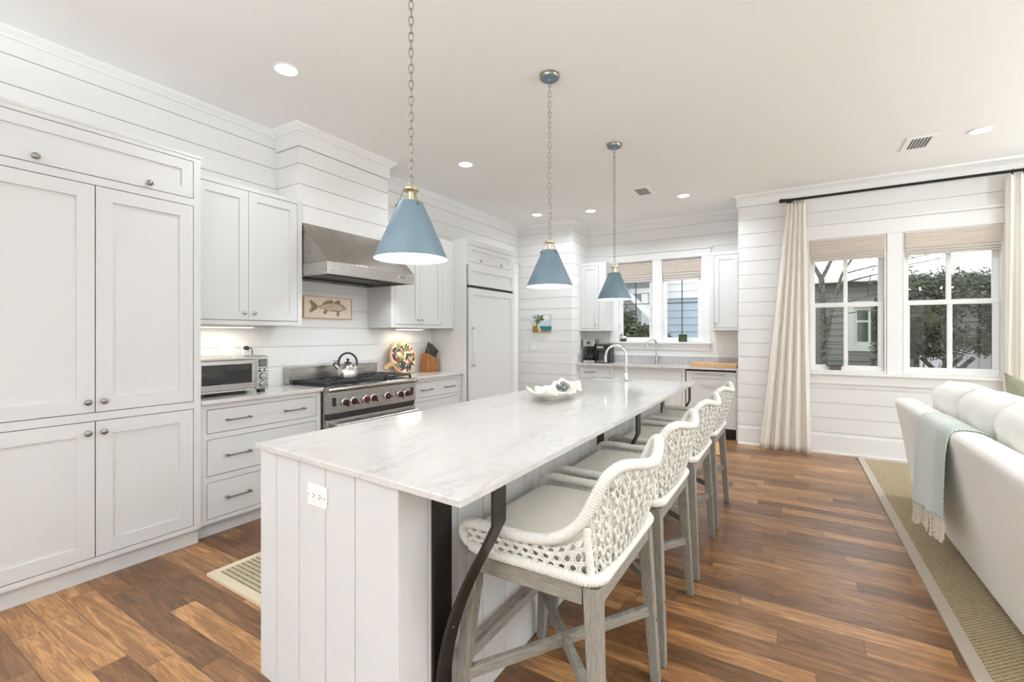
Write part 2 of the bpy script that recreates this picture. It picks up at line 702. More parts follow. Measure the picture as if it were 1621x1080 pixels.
M['glass_clear'] = glass_mat('clear_glass', (0.93, 0.95, 0.95))
M['oven_glass'] = plain('dark_oven_glass', (0.030, 0.030, 0.030), 0.06, spec=0.6)
M['red_knob'] = plain('dark_red_knob', (0.055, 0.006, 0.009), 0.2, coat=0.5)
M['board_wood'] = grain_wood('maple_board_wood', srgb(176, 128, 84), srgb(222, 182, 138), (3, 30, 30), 0.5, 0.05)
M['acacia'] = grain_wood('acacia_wood', srgb(92, 54, 26), srgb(176, 116, 62), (22, 22, 1.5), 0.45, 0.05, 3.0)
M['rim_wood'] = grain_wood('light_oak_rim', srgb(178, 134, 84), srgb(222, 184, 134), (12, 12, 4), 0.5, 0.05)
M['lit'] = emit('lit_lamp_lens', (1.0, 0.97, 0.92), 6.0)
M['bulb'] = emit('lit_bulb', (1.0, 0.88, 0.7), 14.0)
M['strip_lit'] = emit('lit_strip', (1.0, 0.92, 0.8), 5.0)
M['paper'] = plain('cream_canvas', srgb(238, 226, 210), 0.8)

# ================================================================== THE ROOM
LW, PY, BY, PX, WX, CZ = -3.72, 6.28, 6.88, -2.79, -0.57, 3.04
RX, RY = 5.4, -3.6
WT = 0.16            # wall thickness
BD = 0.014           # shiplap board thickness
LEV = [round(2.90 - 0.1663 * k, 4) for k in range(-1, 19)]


def wall(name, axis, face, u0, u1, z0, z1, holes=(), ship=True, zs0=None, zs1=None, bu0=None, bu1=None, thick=WT):
    """shiplap wall: a backing with boards on it, real gaps between the boards."""
    mb = MB()
    bf = face
    sign = {'x': -1, '-x': 1, 'y': 1, '-y': -1}[axis]
    if ship:
        bf = face + sign * BD
    for r in rects_minus(u0 if bu0 is None else bu0, u1 if bu1 is None else bu1, z0, z1, holes):
        slab_on(mb, axis, bf, thick - BD, *r)
    if ship:
        zs0 = z0 if zs0 is None else zs0
        zs1 = z1 if zs1 is None else zs1
        cuts = sorted([l for l in LEV if zs0 + 0.01 < l < zs1 - 0.01] + [zs0, zs1])
        for a, b in zip(cuts[:-1], cuts[1:]):
            lo = a + (0.0028 if a in LEV else 0)
            hi = b - (0.0028 if b in LEV else 0)
            for r in rects_minus(u0, u1, lo, hi, holes):
                slab_on(mb, axis, face, BD, *r)
    o = mb.build(name, M['wall'])
    o['kind'] = 'structure'
    return o


mb = MB()
mb.box(LW - WT, RX + WT, RY - WT, BY + WT, -0.12, 0.0)
tag(mb.build('floor', M['floor']), 'brown walnut plank floor', kind='structure')
mb = MB()
mb.box(LW - WT, RX + WT, RY - WT, BY + WT, CZ, CZ + 0.12)
tag(mb.build('ceiling', M['ceiling']), 'plain white ceiling', kind='structure')

# windows of the sink alcove and of the sitting side
SW = [(-2.30, -1.76), (-1.64, -1.08)]     # x ranges, z 1.24..2.44
SZ = (1.24, 2.44)
LWN = [(0.165, 0.855), (0.995, 1.745), (2.95, 3.65), (3.80, 4.50)]
LZ = (0.93, 2.42)
wall('wall_left', 'x', LW, RY, PY, 0, CZ, [(5.36, 6.14, -0.1, 2.31), (-3.2, -0.9, 0.4, 2.55)])
wall('wall_pier', 'y', PY, LW, PX - BD, 0, CZ, bu0=LW - WT, bu1=PX - BD - 0.002)
wall('wall_pier_return', 'x', PX, PY, BY, 0, CZ, bu0=PY + BD + 0.002, thick=0.05)
wall('wall_sink', 'y', BY, PX - WT, WX + WT, 0, CZ, [(a, b, *SZ) for a, b in SW])
wall('wall_window_return', '-x', WX, PY, BY, 0, CZ, bu0=PY + BD + 0.002, thick=0.05)
wall('wall_window', 'y', PY, WX + BD, RX, 0, CZ, [(a, b, *LZ) for a, b in LWN], bu0=WX + BD + 0.002, bu1=RX + WT)
# far ends of the sitting room, behind the camera and to the right: walls with wide openings, added to let more daylight in
REAR_OP = [(-1.6, 0.6), (0.9, 3.1), (3.3, 4.9)]
RIGHT_OP = [(-2.6, -0.7), (-0.4, 1.5), (1.8, 3.7), (4.0, 5.6)]
wall('wall_rear', '-y', RY, LW - WT, RX + WT, 0, CZ, [(a, b, 0.12, 2.55) for a, b in REAR_OP])
wall('wall_right', '-x', RX, RY, PY, 0, CZ, [(a, b, 0.5, 2.55) for a, b in RIGHT_OP])
wn_i = 5
for k, (a, b) in enumerate(REAR_OP):
    r = struct_root('window_%d' % wn_i, ((a + b) / 2, RY, 0.12))
    wn_i += 1
    mb = MB()
    for rr in rects_minus(a, b, 0.12, 2.55, [(a + 0.06, (a + b) / 2 - 0.03, 0.18, 2.49), ((a + b) / 2 + 0.03, b - 0.06, 0.18, 2.49)]):
        mb.box(rr[0], rr[1], RY - 0.10, RY - 0.05, rr[2], rr[3])
    mb.build('frame', M['trim'], r)
for k, (a, b) in enumerate(RIGHT_OP):
    r = struct_root('window_%d' % wn_i, (RX, (a + b) / 2, 0.5))
    wn_i += 1
    mb = MB()
    for rr in rects_minus(a, b, 0.5, 2.55, [(a + 0.06, (a + b) / 2 - 0.03, 0.56, 2.49), ((a + b) / 2 + 0.03, b - 0.06, 0.56, 2.49)]):
        mb.box(RX + 0.05, RX + 0.10, rr[0], rr[1], rr[2], rr[3])
    mb.build('frame', M['trim'], r)

r = struct_root('window_%d' % 14, (LW, -2.05, 0.4))  # unseen window, added to throw daylight on the sofa back
mb = MB()
for rr in rects_minus(-3.2, -0.9, 0.4, 2.55, [(-3.14, -2.08, 0.46, 2.49), (-2.02, -0.96, 0.46, 2.49)]):
    mb.box(LW - 0.10, LW - 0.05, rr[0], rr[1], rr[2], rr[3])
mb.build('frame', M['trim'], r)

# chimney breast above the hood
CY0, CY1, CX = 2.275, 3.235, -3.41
mb = MB()
HB = 2.255           # underside of the breast
mb.box(LW + 0.001, CX - BD, CY0 + BD, CY1 - BD, HB, CZ)
cuts = [HB] + sorted(l for l in LEV if HB + 0.01 < l < 2.87) + [2.87]
for a, b in zip(cuts[:-1], cuts[1:]):
    lo, hi = a + 0.0028 * (a != HB), b - 0.0028
    mb.box(CX - BD, CX, CY0, CY1, lo, hi)
    mb.box(LW + 0.001, CX - BD, CY0, CY0 + BD, lo, hi)
    mb.box(LW + 0.001, CX - BD, CY1 - BD, CY1, lo, hi)
mb.box(LW + 0.001, CX + 0.012, CY0 - 0.012, CY1 + 0.012, 2.873, CZ)
tag(mb.build('wall_chimney', M['wall']), kind='structure')


def crown_profile(base, out):
    """(offset from the wall, z) points of the ceiling moulding."""
    return [(0, 2.99), (0.014, 2.99), (0.018, 3.0), (0.045, 3.022), (0.052, 3.03), (0.052, CZ), (0, CZ)]


def crown(name, pts):
    """moulding that follows the polyline pts (x, y); the room is on the right of the direction of travel."""
    mb = MB()
    prof = crown_profile(0, 0)
    n, m = len(pts), len(prof)
    vs = []
    for i in range(n):
        p = Vector(pts[i])
        nn = []
        for a, b in ((i - 1, i), (i, i + 1)):
            if 0 <= a and b < n:
                d = (Vector(pts[b]) - Vector(pts[a])).normalized()
                nn.append(Vector((d.y, -d.x)))
        if len(nn) == 2:
            mtr = (nn[0] + nn[1]) / (1 + nn[0].dot(nn[1]))
        else:
            mtr = nn[0]
        for o, z in prof:
            vs.append((p.x + mtr.x * o, p.y + mtr.y * o, z))
    fs = []
    for i in range(n - 1):
        for k in range(m):
            l = (k + 1) % m
            fs.append((i * m + k, i * m + l, (i + 1) * m + l, (i + 1) * m + k))
    mb.add(vs, fs)
    o = mb.build(name, M['trim'])
    o['kind'] = 'structure'


FR = 0.012
crown('trim_1', [(LW, RY), (LW, CY0 - FR), (CX + FR, CY0 - FR), (CX + FR, CY1 + FR), (LW, CY1 + FR), (LW, PY), (PX, PY), (PX, BY), (WX, BY),
                 (WX, PY - FR), (RX, PY - FR)])
# frieze board over the sitting-room windows
mb = MB()
mb.box(WX - 0.02, RX, PY - FR, PY + 0.001, 2.902, CZ - 0.001)
tag(mb.build('trim_2', M['trim']), kind='structure')

# baseboards
mb = MB()
mb.box(WX - 0.002, RX, PY - 0.018, PY, 0.0, 0.208)
mb.box(WX - 0.002, RX, PY - 0.032, PY - 0.018, 0.0, 0.022)
tag(mb.build('baseboard_window', M['trim'], bevel=0.003), kind='structure')
mb = MB()
mb.box(LW, PX, PY - 0.018, PY, 0.0, 0.208)
tag(mb.build('baseboard_pier', M['trim'], bevel=0.003), kind='structure')

# door on the left wall beyond the refrigerator
dr = struct_root('door_1', (LW, 5.75, 0))
mb = MB()
mb.box(LW, LW + 0.02, 6.12, 6.25, 0, 2.31)
mb.box(LW, LW + 0.02, 5.25, 5.38, 0, 2.31)
mb.build('casing', M['trim'], dr, bevel=0.003)
mb = MB()
mb.box(LW, LW + 0.024, 5.23, 6.262, 2.31, 2.455)
mb.box(LW, LW + 0.045, 5.21, 6.275, 2.455, 2.48)
mb.build('door_head', M['trim'], dr, bevel=0.003)
mb = MB()
for rr in rects_minus(5.37, 6.13, 0.01, 2.30, [(5.49, 6.01, 0.25, 1.0), (5.49, 6.01, 1.14, 2.18)]):
    mb.box(LW - 0.09, LW - 0.05, rr[0], rr[1], rr[2], rr[3])
mb.box(LW - 0.08, LW - 0.06, 5.4, 6.1, 0.05, 2.25)
mb.build('door_panel', M['trim'], dr)


def sash(mb, x0, x1, z0, z1, y, st, rl_b, rl_t, mun, t=0.035, cross=None):
    h = x0 + st
    c = (x0 + x1) / 2
    holes = [(x0 + st, c - mun / 2, z0 + rl_b, z1 - rl_t), (c + mun / 2, x1 - st, z0 + rl_b, z1 - rl_t)]
    if cross:
        holes = [q for hh in holes for q in ((hh[0], hh[1], hh[2], cross - mun / 2), (hh[0], hh[1], cross + mun / 2, hh[3]))]
    for r in rects_minus(x0, x1, z0, z1, holes):
        mb.box(r[0], r[1], y, y + t, r[2], r[3])


def hung_window(idx, x0, x1, casing_l, casing_r):
    r = struct_root('window_%d' % idx, ((x0 + x1) / 2, PY, LZ[0]))
    z0, z1 = LZ
    mb = MB()      # jamb lining
    for rr in rects_minus(x0, x1, z0, z1, [(x0 + 0.012, x1 - 0.012, z0 + 0.012, z1 - 0.012)]):
        mb.box(rr[0], rr[1], PY - 0.01, PY + WT + 0.02, rr[2], rr[3])
    mb.build('frame', M['trim'], r)
    mb = MB()
    sash(mb, x0 + 0.012, x1 - 0.012, 1.66, z1 - 0.012, PY + 0.075, 0.045, 0.042, 0.05, 0.038)
    mb.build('upper_sash', M['trim'], r, bevel=0.003)
    mb = MB()
    sash(mb, x0 + 0.014, x1 - 0.014, z0 + 0.012, 1.70, PY + 0.035, 0.048, 0.055, 0.05, 0.038)
    mb.build('lower_sash', M['trim'], r, bevel=0.003)
    mb = MB()
    mb.box(x0 + 0.03, x1 - 0.03, PY + 0.091, PY + 0.094, 1.67, z1 - 0.03)
    mb.build('upper_pane', M['glass'], r)
    mb = MB()
    mb.box(x0 + 0.03, x1 - 0.03, PY + 0.051, PY + 0.054, z0 + 0.03, 1.69)
    mb.build('lower_pane', M['glass'], r)
    return r


hung_window(1, *LWN[0], 0, 0)
hung_window(2, *LWN[1], 0, 0)
hung_window(3, *LWN[2], 0, 0)
hung_window(4, *LWN[3], 0, 0)
k = 3
for a, b in ((LWN[0][0], LWN[1][1]), (LWN[2][0], LWN[3][1])):
    m0, m1 = (LWN[0][1], LWN[1][0]) if a < 1 else (LWN[2][1], LWN[3][0])
    mb = MB()
    mb.box(a - 0.125, a - 0.006, PY - 0.02, PY, 0.905, 2.42)
    mb.box(b + 0.006, b + 0.125, PY - 0.02, PY, 0.905, 2.42)
    mb.box(m0 + 0.006, m1 - 0.006, PY - 0.02, PY, 0.905, 2.42)
    mb.box(a - 0.135, b + 0.135, PY - 0.024, PY, 2.42, 2.575)
    mb.box(a - 0.155, b + 0.155, PY - 0.045, PY, 2.575, 2.598)
    mb.box(a - 0.15, b + 0.15, PY - 0.055, PY + 0.03, 0.892, 0.918)
    mb.box(a - 0.125, b + 0.125, PY - 0.02, PY, 0.79, 0.892)
    tag(mb.build('trim_%d' % k, M['trim'], bevel=0.003), kind='structure')
    k += 1

# casement windows over the sink
wi = 12
for a, b in SW:
    r = struct_root('window_%d' % wi, ((a + b) / 2, BY, SZ[0]))
    wi += 1
    mb = MB()
    for rr in rects_minus(a, b, *SZ, [(a + 0.012, b - 0.012, SZ[0] + 0.012, SZ[1] - 0.012)]):
        mb.box(rr[0], rr[1], BY - 0.005, BY + WT + 0.02, rr[2], rr[3])
    mb.build('frame', M['trim'], r)
    mb = MB()
    for rr in rects_minus(a + 0.012, b - 0.012, SZ[0] + 0.012, SZ[1] - 0.012, [(a + 0.072, b - 0.062, SZ[0] + 0.06, SZ[1] - 0.06)]):
        mb.box(rr[0], rr[1], BY + 0.045, BY + 0.085, rr[2], rr[3])
    mb.build('sash', M['trim'], r, bevel=0.003)
    mb = MB()
    c = (a + b) / 2
    mb.box(c - 0.0055, c + 0.0055, BY + 0.054, BY + 0.076, SZ[0] + 0.06, SZ[1] - 0.06)
    mb.box(a + 0.072, b - 0.062, BY + 0.054, BY + 0.076, 1.798, 1.809)
    mb.build('muntin', M['charcoal'], r)
    mb = MB()
    mb.box(a + 0.065, b - 0.055, BY + 0.063, BY + 0.066, SZ[0] + 0.055, SZ[1] - 0.055)
    mb.build('pane', M['glass'], r)
    mb = MB()
    mb.bar((a + 0.035, BY + 0.04, 1.42), (a + 0.035, BY + 0.03, 1.52), 0.012, 0.012)
    mb.box(a + 0.025, a + 0.045, BY + 0.034, BY + 0.045, 1.41, 1.45)
    mb.build('latch', M['trim'], r)
mb = MB()
a, b = SW[0][0], SW[1][1]
mb.box(a - 0.115, a, BY - 0.02, BY, 1.235, 2.44)
mb.box(b, b + 0.11, BY - 0.02, BY, 1.235, 2.44)
mb.box(SW[0][1], SW[1][0], BY - 0.02, BY, 1.235, 2.44)
mb.box(a - 0.12, b + 0.115, BY - 0.024, BY, 2.44, 2.545)
mb.box(a - 0.14, b + 0.135, BY - 0.042, BY, 2.545, 2.565)
mb.box(a - 0.14, b + 0.135, BY - 0.06, BY + 0.05, 1.212, 1.236)
mb.box(a - 0.115, b + 0.11, BY - 0.02, BY, 1.125, 1.212)
tag(mb.build('trim_5', M['trim'], bevel=0.003), kind='structure')

# ================================================================== CABINETS
def place(axis, face, u, z, out):
    """point 'out' in front of a face."""
    return (face + out, u, z) if axis == 'x' else (u, face - out, z)


def shaker(name, parent, axis, face, u0, u1, z0, z1, rail=0.058, t=0.02, rec=0.009, mat=None, top=None, bot=None):
    mb = MB()
    top = top or rail
    bot = bot or rail
    h = (u0 + rail, u1 - rail, z0 + bot, z1 - top)
    for r in rects_minus(u0, u1, z0, z1, [h]):
        slab_on(mb, axis, face, t, *r)
    slab_on(mb, axis, face - rec if axis == 'x' else face + rec, t - rec - 0.002, h[0] - 0.002, h[1] + 0.002, h[2] - 0.002, h[3] + 0.002)
    # small sloped bead round the panel
    return mb.build(name, mat or M['cab'], parent)


def slab_front(name, parent, axis, face, u0, u1, z0, z1, t=0.02):
    mb = MB()
    slab_on(mb, axis, face, t, u0, u1, z0, z1)
    return mb.build(name, M['cab'], parent, bevel=0.0012)


def knob(parent, axis, face, u, z, mat=None, r=0.015, label=None):
    mb = MB()
    prof = [(0.0062, 0.0), (0.0055, 0.010), (0.007, 0.013), (r, 0.017), (r * 1.02, 0.021), (r * 0.8, 0.026), (r * 0.3, 0.0285), (0, 0.0288)]
    if axis == 'x':
        mb.lathe(prof, (face, u, z), 18, 'x')
    else:
        mb.lathe([(p[0], -p[1]) for p in prof], (u, face, z), 18, 'y')
    return mb.build('knob', mat or M['pewter'], parent, smooth=50)


def pull(parent, axis, face, u, z, L=0.15, mat=None, vertical=False):
    mb = MB()
    if vertical:
        a, b = place(axis, face, u, z - L / 2, 0.03), place(axis, face, u, z + L / 2, 0.03)
        ends = [(u, z - L / 2 + 0.01), (u, z + L / 2 - 0.01)]
    else:
        a, b = place(axis, face, u - L / 2, z, 0.03), place(axis, face, u + L / 2, z, 0.03)
        ends = [(u - L / 2 + 0.012, z), (u + L / 2 - 0.012, z)]
    mb.bar(a, b, 0.008, 0.010)
    for uu, zz in ends:
        mb.bar(place(axis, face, uu, zz, 0), place(axis, face, uu, zz, 0.034), 0.016, 0.013)
    return mb.build('handle', mat or M['pewter'], parent, bevel=0.002)


def carcass(name, parent, axis, face, depth, u0, u1, z0, z1, holes, toe=0, toe_set=0.06, front=0.02, dark=True, solid=None):
    """box set back behind a face frame with openings; dark sheets painted in as the shade of the gaps."""
    mb = MB()
    bf = face - front if axis == 'x' else face + front
    slab_on(mb, axis, bf, depth - front, u0, u1, z0, solid or z1)
    if solid:
        slab_on(mb, axis, bf, 0.015, u0, u1, solid, z1)
    for r in rects_minus(u0, u1, z0, z1, holes):
        slab_on(mb, axis, face, front, *r)
    if toe:
        f2 = face - toe_set if axis == 'x' else face + toe_set
        slab_on(mb, axis, f2, depth - toe_set, u0, u1, 0, toe)
    o = mb.build(name, M['cab'], parent)
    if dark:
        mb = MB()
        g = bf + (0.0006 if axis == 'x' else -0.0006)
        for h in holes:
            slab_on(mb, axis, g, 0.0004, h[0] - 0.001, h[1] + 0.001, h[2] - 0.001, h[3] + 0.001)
        mb.build('gap_shade', M['gap'], parent)
    return o


G = 0.0042

# tall pantry cabinet at the left
TF = -3.235
t = thing('pantry_cabinet', 'tall white shaker pantry cabinet with four doors at the left end of the range wall', 'cabinet', (-3.47, 0.7, 0))
op = [(0.46, 1.432, 2.199, 2.437), (0.46, 1.432, 0.915, 2.155), (0.46, 1.432, 0.128, 0.872), (-0.55, 0.40, 2.199, 2.437), (-0.55, 0.40, 0.915, 2.155), (-0.55, 0.40, 0.128, 0.872)]
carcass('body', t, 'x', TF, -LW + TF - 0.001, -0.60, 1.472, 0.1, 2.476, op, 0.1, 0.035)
mb = MB()
mb.box(LW + 0.001, TF + 0.004, -0.60, 1.474, 2.462, 2.478)
mb.build('top_edge', M['cab'], t)
for (a, b) in ((0.46, 1.432), (-0.55, 0.40)):
    d = shaker('lift_up_panel', t, 'x', TF, a + G, b - G, 2.199 + G, 2.437 - G, 0.062)
    for y in ((0.717, 1.193) if a > 0 else (-0.3, 0.15)):
        knob(d, 'x', TF, y, 2.232, r=0.0165)
    mid = 0.951 if a > 0 else -0.075
    for z0, z1, kz in ((0.915, 2.155, 0.976), (0.128, 0.872, 0.809)):
        d = shaker('door', t, 'x', TF, a + G, mid - 0.0026, z0 + G, z1 - G, 0.074)
        knob(d, 'x', TF, mid - 0.034, kz, r=0.0165)
        d = shaker('door', t, 'x', TF, mid + 0.0026, b - G, z0 + G, z1 - G, 0.074)
        knob(d, 'x', TF, mid + 0.034, kz, r=0.0165)

# drawer base cabinets either side of the range
BF = -3.258


def drawer_base(name, label, u0, u1, o0, o1, pulls, lead=()):
    t = thing(name, label, 'cabinet', (-3.5, (u0 + u1) / 2, 0), group='drawer base cabinets of the range wall')
    holes = [(o0, o1, 0.688, 0.848), (o0, o1, 0.408, 0.652), (o0, o1, 0.127, 0.369)]
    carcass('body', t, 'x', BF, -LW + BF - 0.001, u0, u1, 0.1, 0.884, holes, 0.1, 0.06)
    for h in holes:
        d = slab_front('drawer', t, 'x', BF, h[0] + G, h[1] - G, h[2] + G, h[3] - G)
        for y in pulls:
            pull(d, 'x', BF, y, (h[2] + h[3]) / 2, 0.17)


drawer_base('drawer_cabinet', 'white three-drawer base cabinet under the toaster oven, beside the pantry', 1.474, 2.365, 1.518, 2.325, (1.715, 2.13))
drawer_base('drawer_cabinet', 'white three-drawer base cabinet between the range and the refrigerator', 3.395, 4.215, 3.432, 4.172, (3.62, 3.99))

for nm, lb, a, b in (('countertop', 'white marble countertop carrying the toaster oven', 1.474, 2.37),
                     ('countertop', 'white marble countertop carrying the knife block, right of the range', 3.392, 4.215)):
    mb = MB()
    mb.box(LW + 0.001, -3.225, a, b, 0.8845, 0.912)
    tag(mb.build(nm, M['marble'], loc=(-3.47, (a + b) / 2, 0.8845), bevel=0.004), lb, 'countertop', 'countertops of the range wall')

# wall cabinets
UF = -3.38


def wall_cab(label, u0, u1, z0, z1, doors, grp):
    t = thing('wall_cabinet', label, 'cabinet', (-3.55, (u0 + u1) / 2, z0), group=grp)
    a, m, b = doors
    hole = (a, b, z0 + 0.031, z1 - 0.031)
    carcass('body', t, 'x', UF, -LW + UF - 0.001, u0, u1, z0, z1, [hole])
    d = shaker('door', t, 'x', UF, a + G, m - 0.0015, hole[2] + G, hole[3] - G, 0.062)
    knob(d, 'x', UF, m - 0.035, hole[2] + 0.055, M['nickel'], 0.0135)
    d = shaker('door', t, 'x', UF, m + 0.0015, b - G, hole[2] + G, hole[3] - G, 0.062)
    knob(d, 'x', UF, m + 0.035, hole[2] + 0.055, M['nickel'], 0.0135)


wall_cab('white two-door wall cabinet above the toaster oven', 1.474, 2.282, 1.412, 2.418, (1.50, 1.855, 2.243), 'wall cabinets of the range wall')
wall_cab('white two-door wall cabinet above the knife block', 3.246, 4.218, 1.412, 2.418, (3.30, 3.655, 4.02), 'wall cabinets of the range wall')

# lit strips below the wall cabinets
for lb, a, b in (('lit white light strip under the wall cabinet above the toaster oven', 1.54, 1.98),
                 ('lit white light strip under the wall cabinet above the knife block', 3.50, 3.86)):
    t = thing('cabinet_light', lb, 'light', (-3.56, (a + b) / 2, 1.412), group='lights under the wall cabinets')
    mb = MB()
    mb.box(-3.60, -3.50, a, b, 1.394, 1.4118)
    mb.build('housing', M['trim'], t, bevel=0.002)
    mb = MB()
    mb.box(-3.588, -3.512, a + 0.02, b - 0.02, 1.390, 1.3939)
    mb.build('lens', M['strip_lit'], t)
    lamp('strip_glow', 'AREA', (-3.55, (a + b) / 2, 1.386), UNDER_W * 3.2, t, (1.0, 0.86, 0.70), 0.07, (0, 0, 0), b - a - 0.05)

# built-in refrigerator in its cabinet
FF = -3.20
t = thing('refrigerator_cabinet', 'tall white cabinet built around the panelled refrigerator', 'cabinet', (-3.45, 4.73, 0))
mb = MB()
mb.box(LW + 0.001, FF, 4.219, 4.239, 0, 2.452)
mb.box(LW + 0.001, FF, 5.262, 5.282, 0, 2.452)
mb.box(LW + 0.001, FF - 0.02, 4.239, 5.262, 2.15, 2.452)
for r in rects_minus(4.239, 5.262, 2.15, 2.452, [(4.268, 5.205, 2.19, 2.39)]):
    slab_on(mb, 'x', FF, 0.02, *r)
mb.build('body', M['cab'], t)
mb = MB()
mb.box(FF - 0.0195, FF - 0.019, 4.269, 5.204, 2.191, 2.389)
mb.build('gap_shade', M['gap'], t)  # dark sheet painted in as shade round the lift-up panel
d = shaker('lift_up_panel', t, 'x', FF, 4.268 + G, 5.205 - G, 2.19 + G, 2.39 - G, 0.055)
knob(d, 'x', FF, 4.51, 2.225, M['nickel'], 0.0145)
knob(d, 'x', FF, 4.96, 2.225, M['nickel'], 0.0145)
t = thing('refrigerator', 'built-in refrigerator with white panel door and long steel handle', 'refrigerator', (-3.45, 4.75, 0))
mb = MB()
mb.box(LW + 0.02, FF - 0.012, 4.241, 5.260, 0.02, 2.148)
mb.build('body', M['black'], t)
FD = FF + 0.022
shaker('grille_panel', t, 'x', FD, 4.262, 5.256, 1.918, 2.146, 0.06, 0.03)
d = shaker('door', t, 'x', FD, 4.262, 5.256, 0.11, 1.885, 0.075, 0.03)
mb = MB()
for z in (0.985, 1.415):
    mb.cyl((FD, 4.315, z), (FD + 0.045, 4.315, z), 0.014)
mb.cyl((FD + 0.04, 4.315, 0.965), (FD + 0.04, 4.315, 1.435), 0.0085)
mb.build('handle', M['steel_plain'], d, smooth=40)

# ------------------------------------------------------------------ range, hood
RF = -3.185
t = thing('range', 'stainless steel gas range with dark red knobs and black grates', 'stove', (-3.45, 2.883, 0))
Y0, Y1 = 2.378, 3.388
mb = MB()
mb.box(LW + 0.05, RF - 0.045, Y0, Y1, 0.09, 0.905)
mb.box(LW + 0.10, RF - 0.09, Y0 + 0.02, Y1 - 0.02, 0.0, 0.09)
mb.build('body', M['steel'], t)
mb = MB()
mb.extrude([(-3.26, 0.915), (-3.215, 0.915), (-3.165, 0.905), (-3.155, 0.893), (-3.160, 0.880), (-3.185, 0.868), (-3.26, 0.868)], 'y', Y0 - 0.004, Y1 + 0.004)
mb.build('front_ledge', M['steel'], t, smooth=50)
mb = MB()
mb.extrude([(-3.26, 0.868), (-3.192, 0.868), (RF, 0.695), (-3.26, 0.695)], 'y', Y0 + 0.002, Y1 - 0.002)
panel = mb.build('control_panel', M['steel'], t, bevel=0.002)


def pz_x(z):
    return -3.192 + (0.868 - z) / (0.868 - 0.695) * (RF + 3.192)


for i, y in enumerate((2.545, 2.632, 2.765, 2.848, 3.012, 3.172, 3.262)):
    zc = 0.776
    xk = pz_x(zc)
    mb = MB()
    mb.lathe([(0.034, 0), (0.034, 0.006), (0.030, 0.009)], (xk, y, zc), 24, 'x')
    kb = mb.build('burner_knob', M['chrome'], t, smooth=40)
    mb = MB()
    mb.lathe([(0.0275, 0.009), (0.0265, 0.026), (0.023, 0.034), (0.0, 0.035)], (xk, y, zc), 24, 'x')
    tilt = [0.2, 0.9, -0.3, 0.7, 1.35, 0.3, 0.9][i]
    dy, dz = math.sin(tilt), -math.cos(tilt)
    mb.bar((xk + 0.036, y - dy * 0.026, zc - dz * 0.026), (xk + 0.036, y + dy * 0.036, zc + dz * 0.036), 0.012, 0.016, (1, 0, 0))
    o = mb.build('red_grip', M['red_knob'], kb, smooth=40)
    o['label'] = 'dark red knob grip'
for y in (2.44, 3.335):
    mb = MB()
    x = pz_x(0.79)
    mb.bar((x + 0.001, y, 0.755), (x + 0.001, y, 0.825), 0.032, 0.006, (1, 0, 0))
    mb.build('badge_plate', M['black'], t)
mb = MB()
mb.box(RF - 0.05, RF - 0.012, Y0 + 0.004, Y1 - 0.004, 0.672, 0.695)
mb.box(RF - 0.045, RF - 0.02, Y0 + 0.004, Y1 - 0.004, 0.648, 0.672)
mb.build('vent_strip', M['black'], t)
mb = MB()
mb.box(RF - 0.045, RF, Y0 + 0.006, Y1 - 0.006, 0.17, 0.645)
od = mb.build('oven_door', M['steel'], t, bevel=0.004)
mb = MB()
mb.box(RF, RF + 0.002, Y0 + 0.2, Y1 - 0.2, 0.28, 0.5)
mb.build('oven_window', M['oven_glass'], od)
mb = MB()
mb.cyl((RF + 0.052, Y0 + 0.05, 0.602), (RF + 0.052, Y1 - 0.05, 0.602), 0.0165, n=18)
for y in (Y0 + 0.06, Y1 - 0.06):
    mb.box(RF - 0.001, RF + 0.058, y - 0.016, y + 0.016, 0.584, 0.62)
    mb.lathe([(0.0195, -0.025), (0.0195, 0.025)], (RF + 0.052, y, 0.602), 18, 'y')
mb.build('handle', M['steel_plain'], od, smooth=40)
mb = MB()
mb.box(RF - 0.07, RF - 0.01, Y0 + 0.006, Y1 - 0.006, 0.09, 0.165)
mb.build('kick_panel', M['steel'], t, bevel=0.003)
# cooktop pan, burners, grates
mb = MB()
mb.box(LW + 0.05, -3.235, Y0 + 0.012, Y1 - 0.012, 0.9051, 0.912)
mb.build('cooktop', M['black_iron'], t)
BX = (-3.54, -3.345)
BYS = (Y0 + 0.18, Y0 + 0.505, Y0 + 0.83)
for x in BX:
    for y in BYS:
        mb = MB()
        mb.lathe([(0.055, 0.912), (0.052, 0.922), (0.036, 0.924), (0.036, 0.932), (0.03, 0.936), (0, 0.937)], (x, y, 0), 20)
        mb.build('burner', M['black_iron'], t, smooth=40)
for y in BYS:
    mb = MB()
    ya, yb, xa, xb = y - 0.158, y + 0.158, -3.652, -3.242
    zg0, zg1 = 0.938, 0.953
    for yy in (ya, yb):
        mb.box(xa, xb, yy - 0.008, yy + 0.008, zg0, zg1)
    for xx in (xa, (xa + xb) / 2, xb):
        mb.box(xx - 0.008, xx + 0.008, ya, yb, zg0, zg1)
    for bx in BX:
        for k in range(8):
            an = k * PI / 4 + PI / 8 * 0
            ca, sa = math.cos(an), math.sin(an)
            R = min(0.098 / max(abs(ca), 1e-3), 0.155 / max(abs(sa), 1e-3))
            mb.bar((bx + ca * 0.04, y + sa * 0.04, 0.948), (bx + ca * R, y + sa * R, 0.946), 0.012, 0.014)
    for xx in (xa, xb):
        for yy in (ya, yb):
            mb.box(xx - 0.009, xx + 0.009, yy - 0.009, yy + 0.009, 0.912, zg0)
    mb.build('grate', M['black_iron'], t, bevel=0.002)
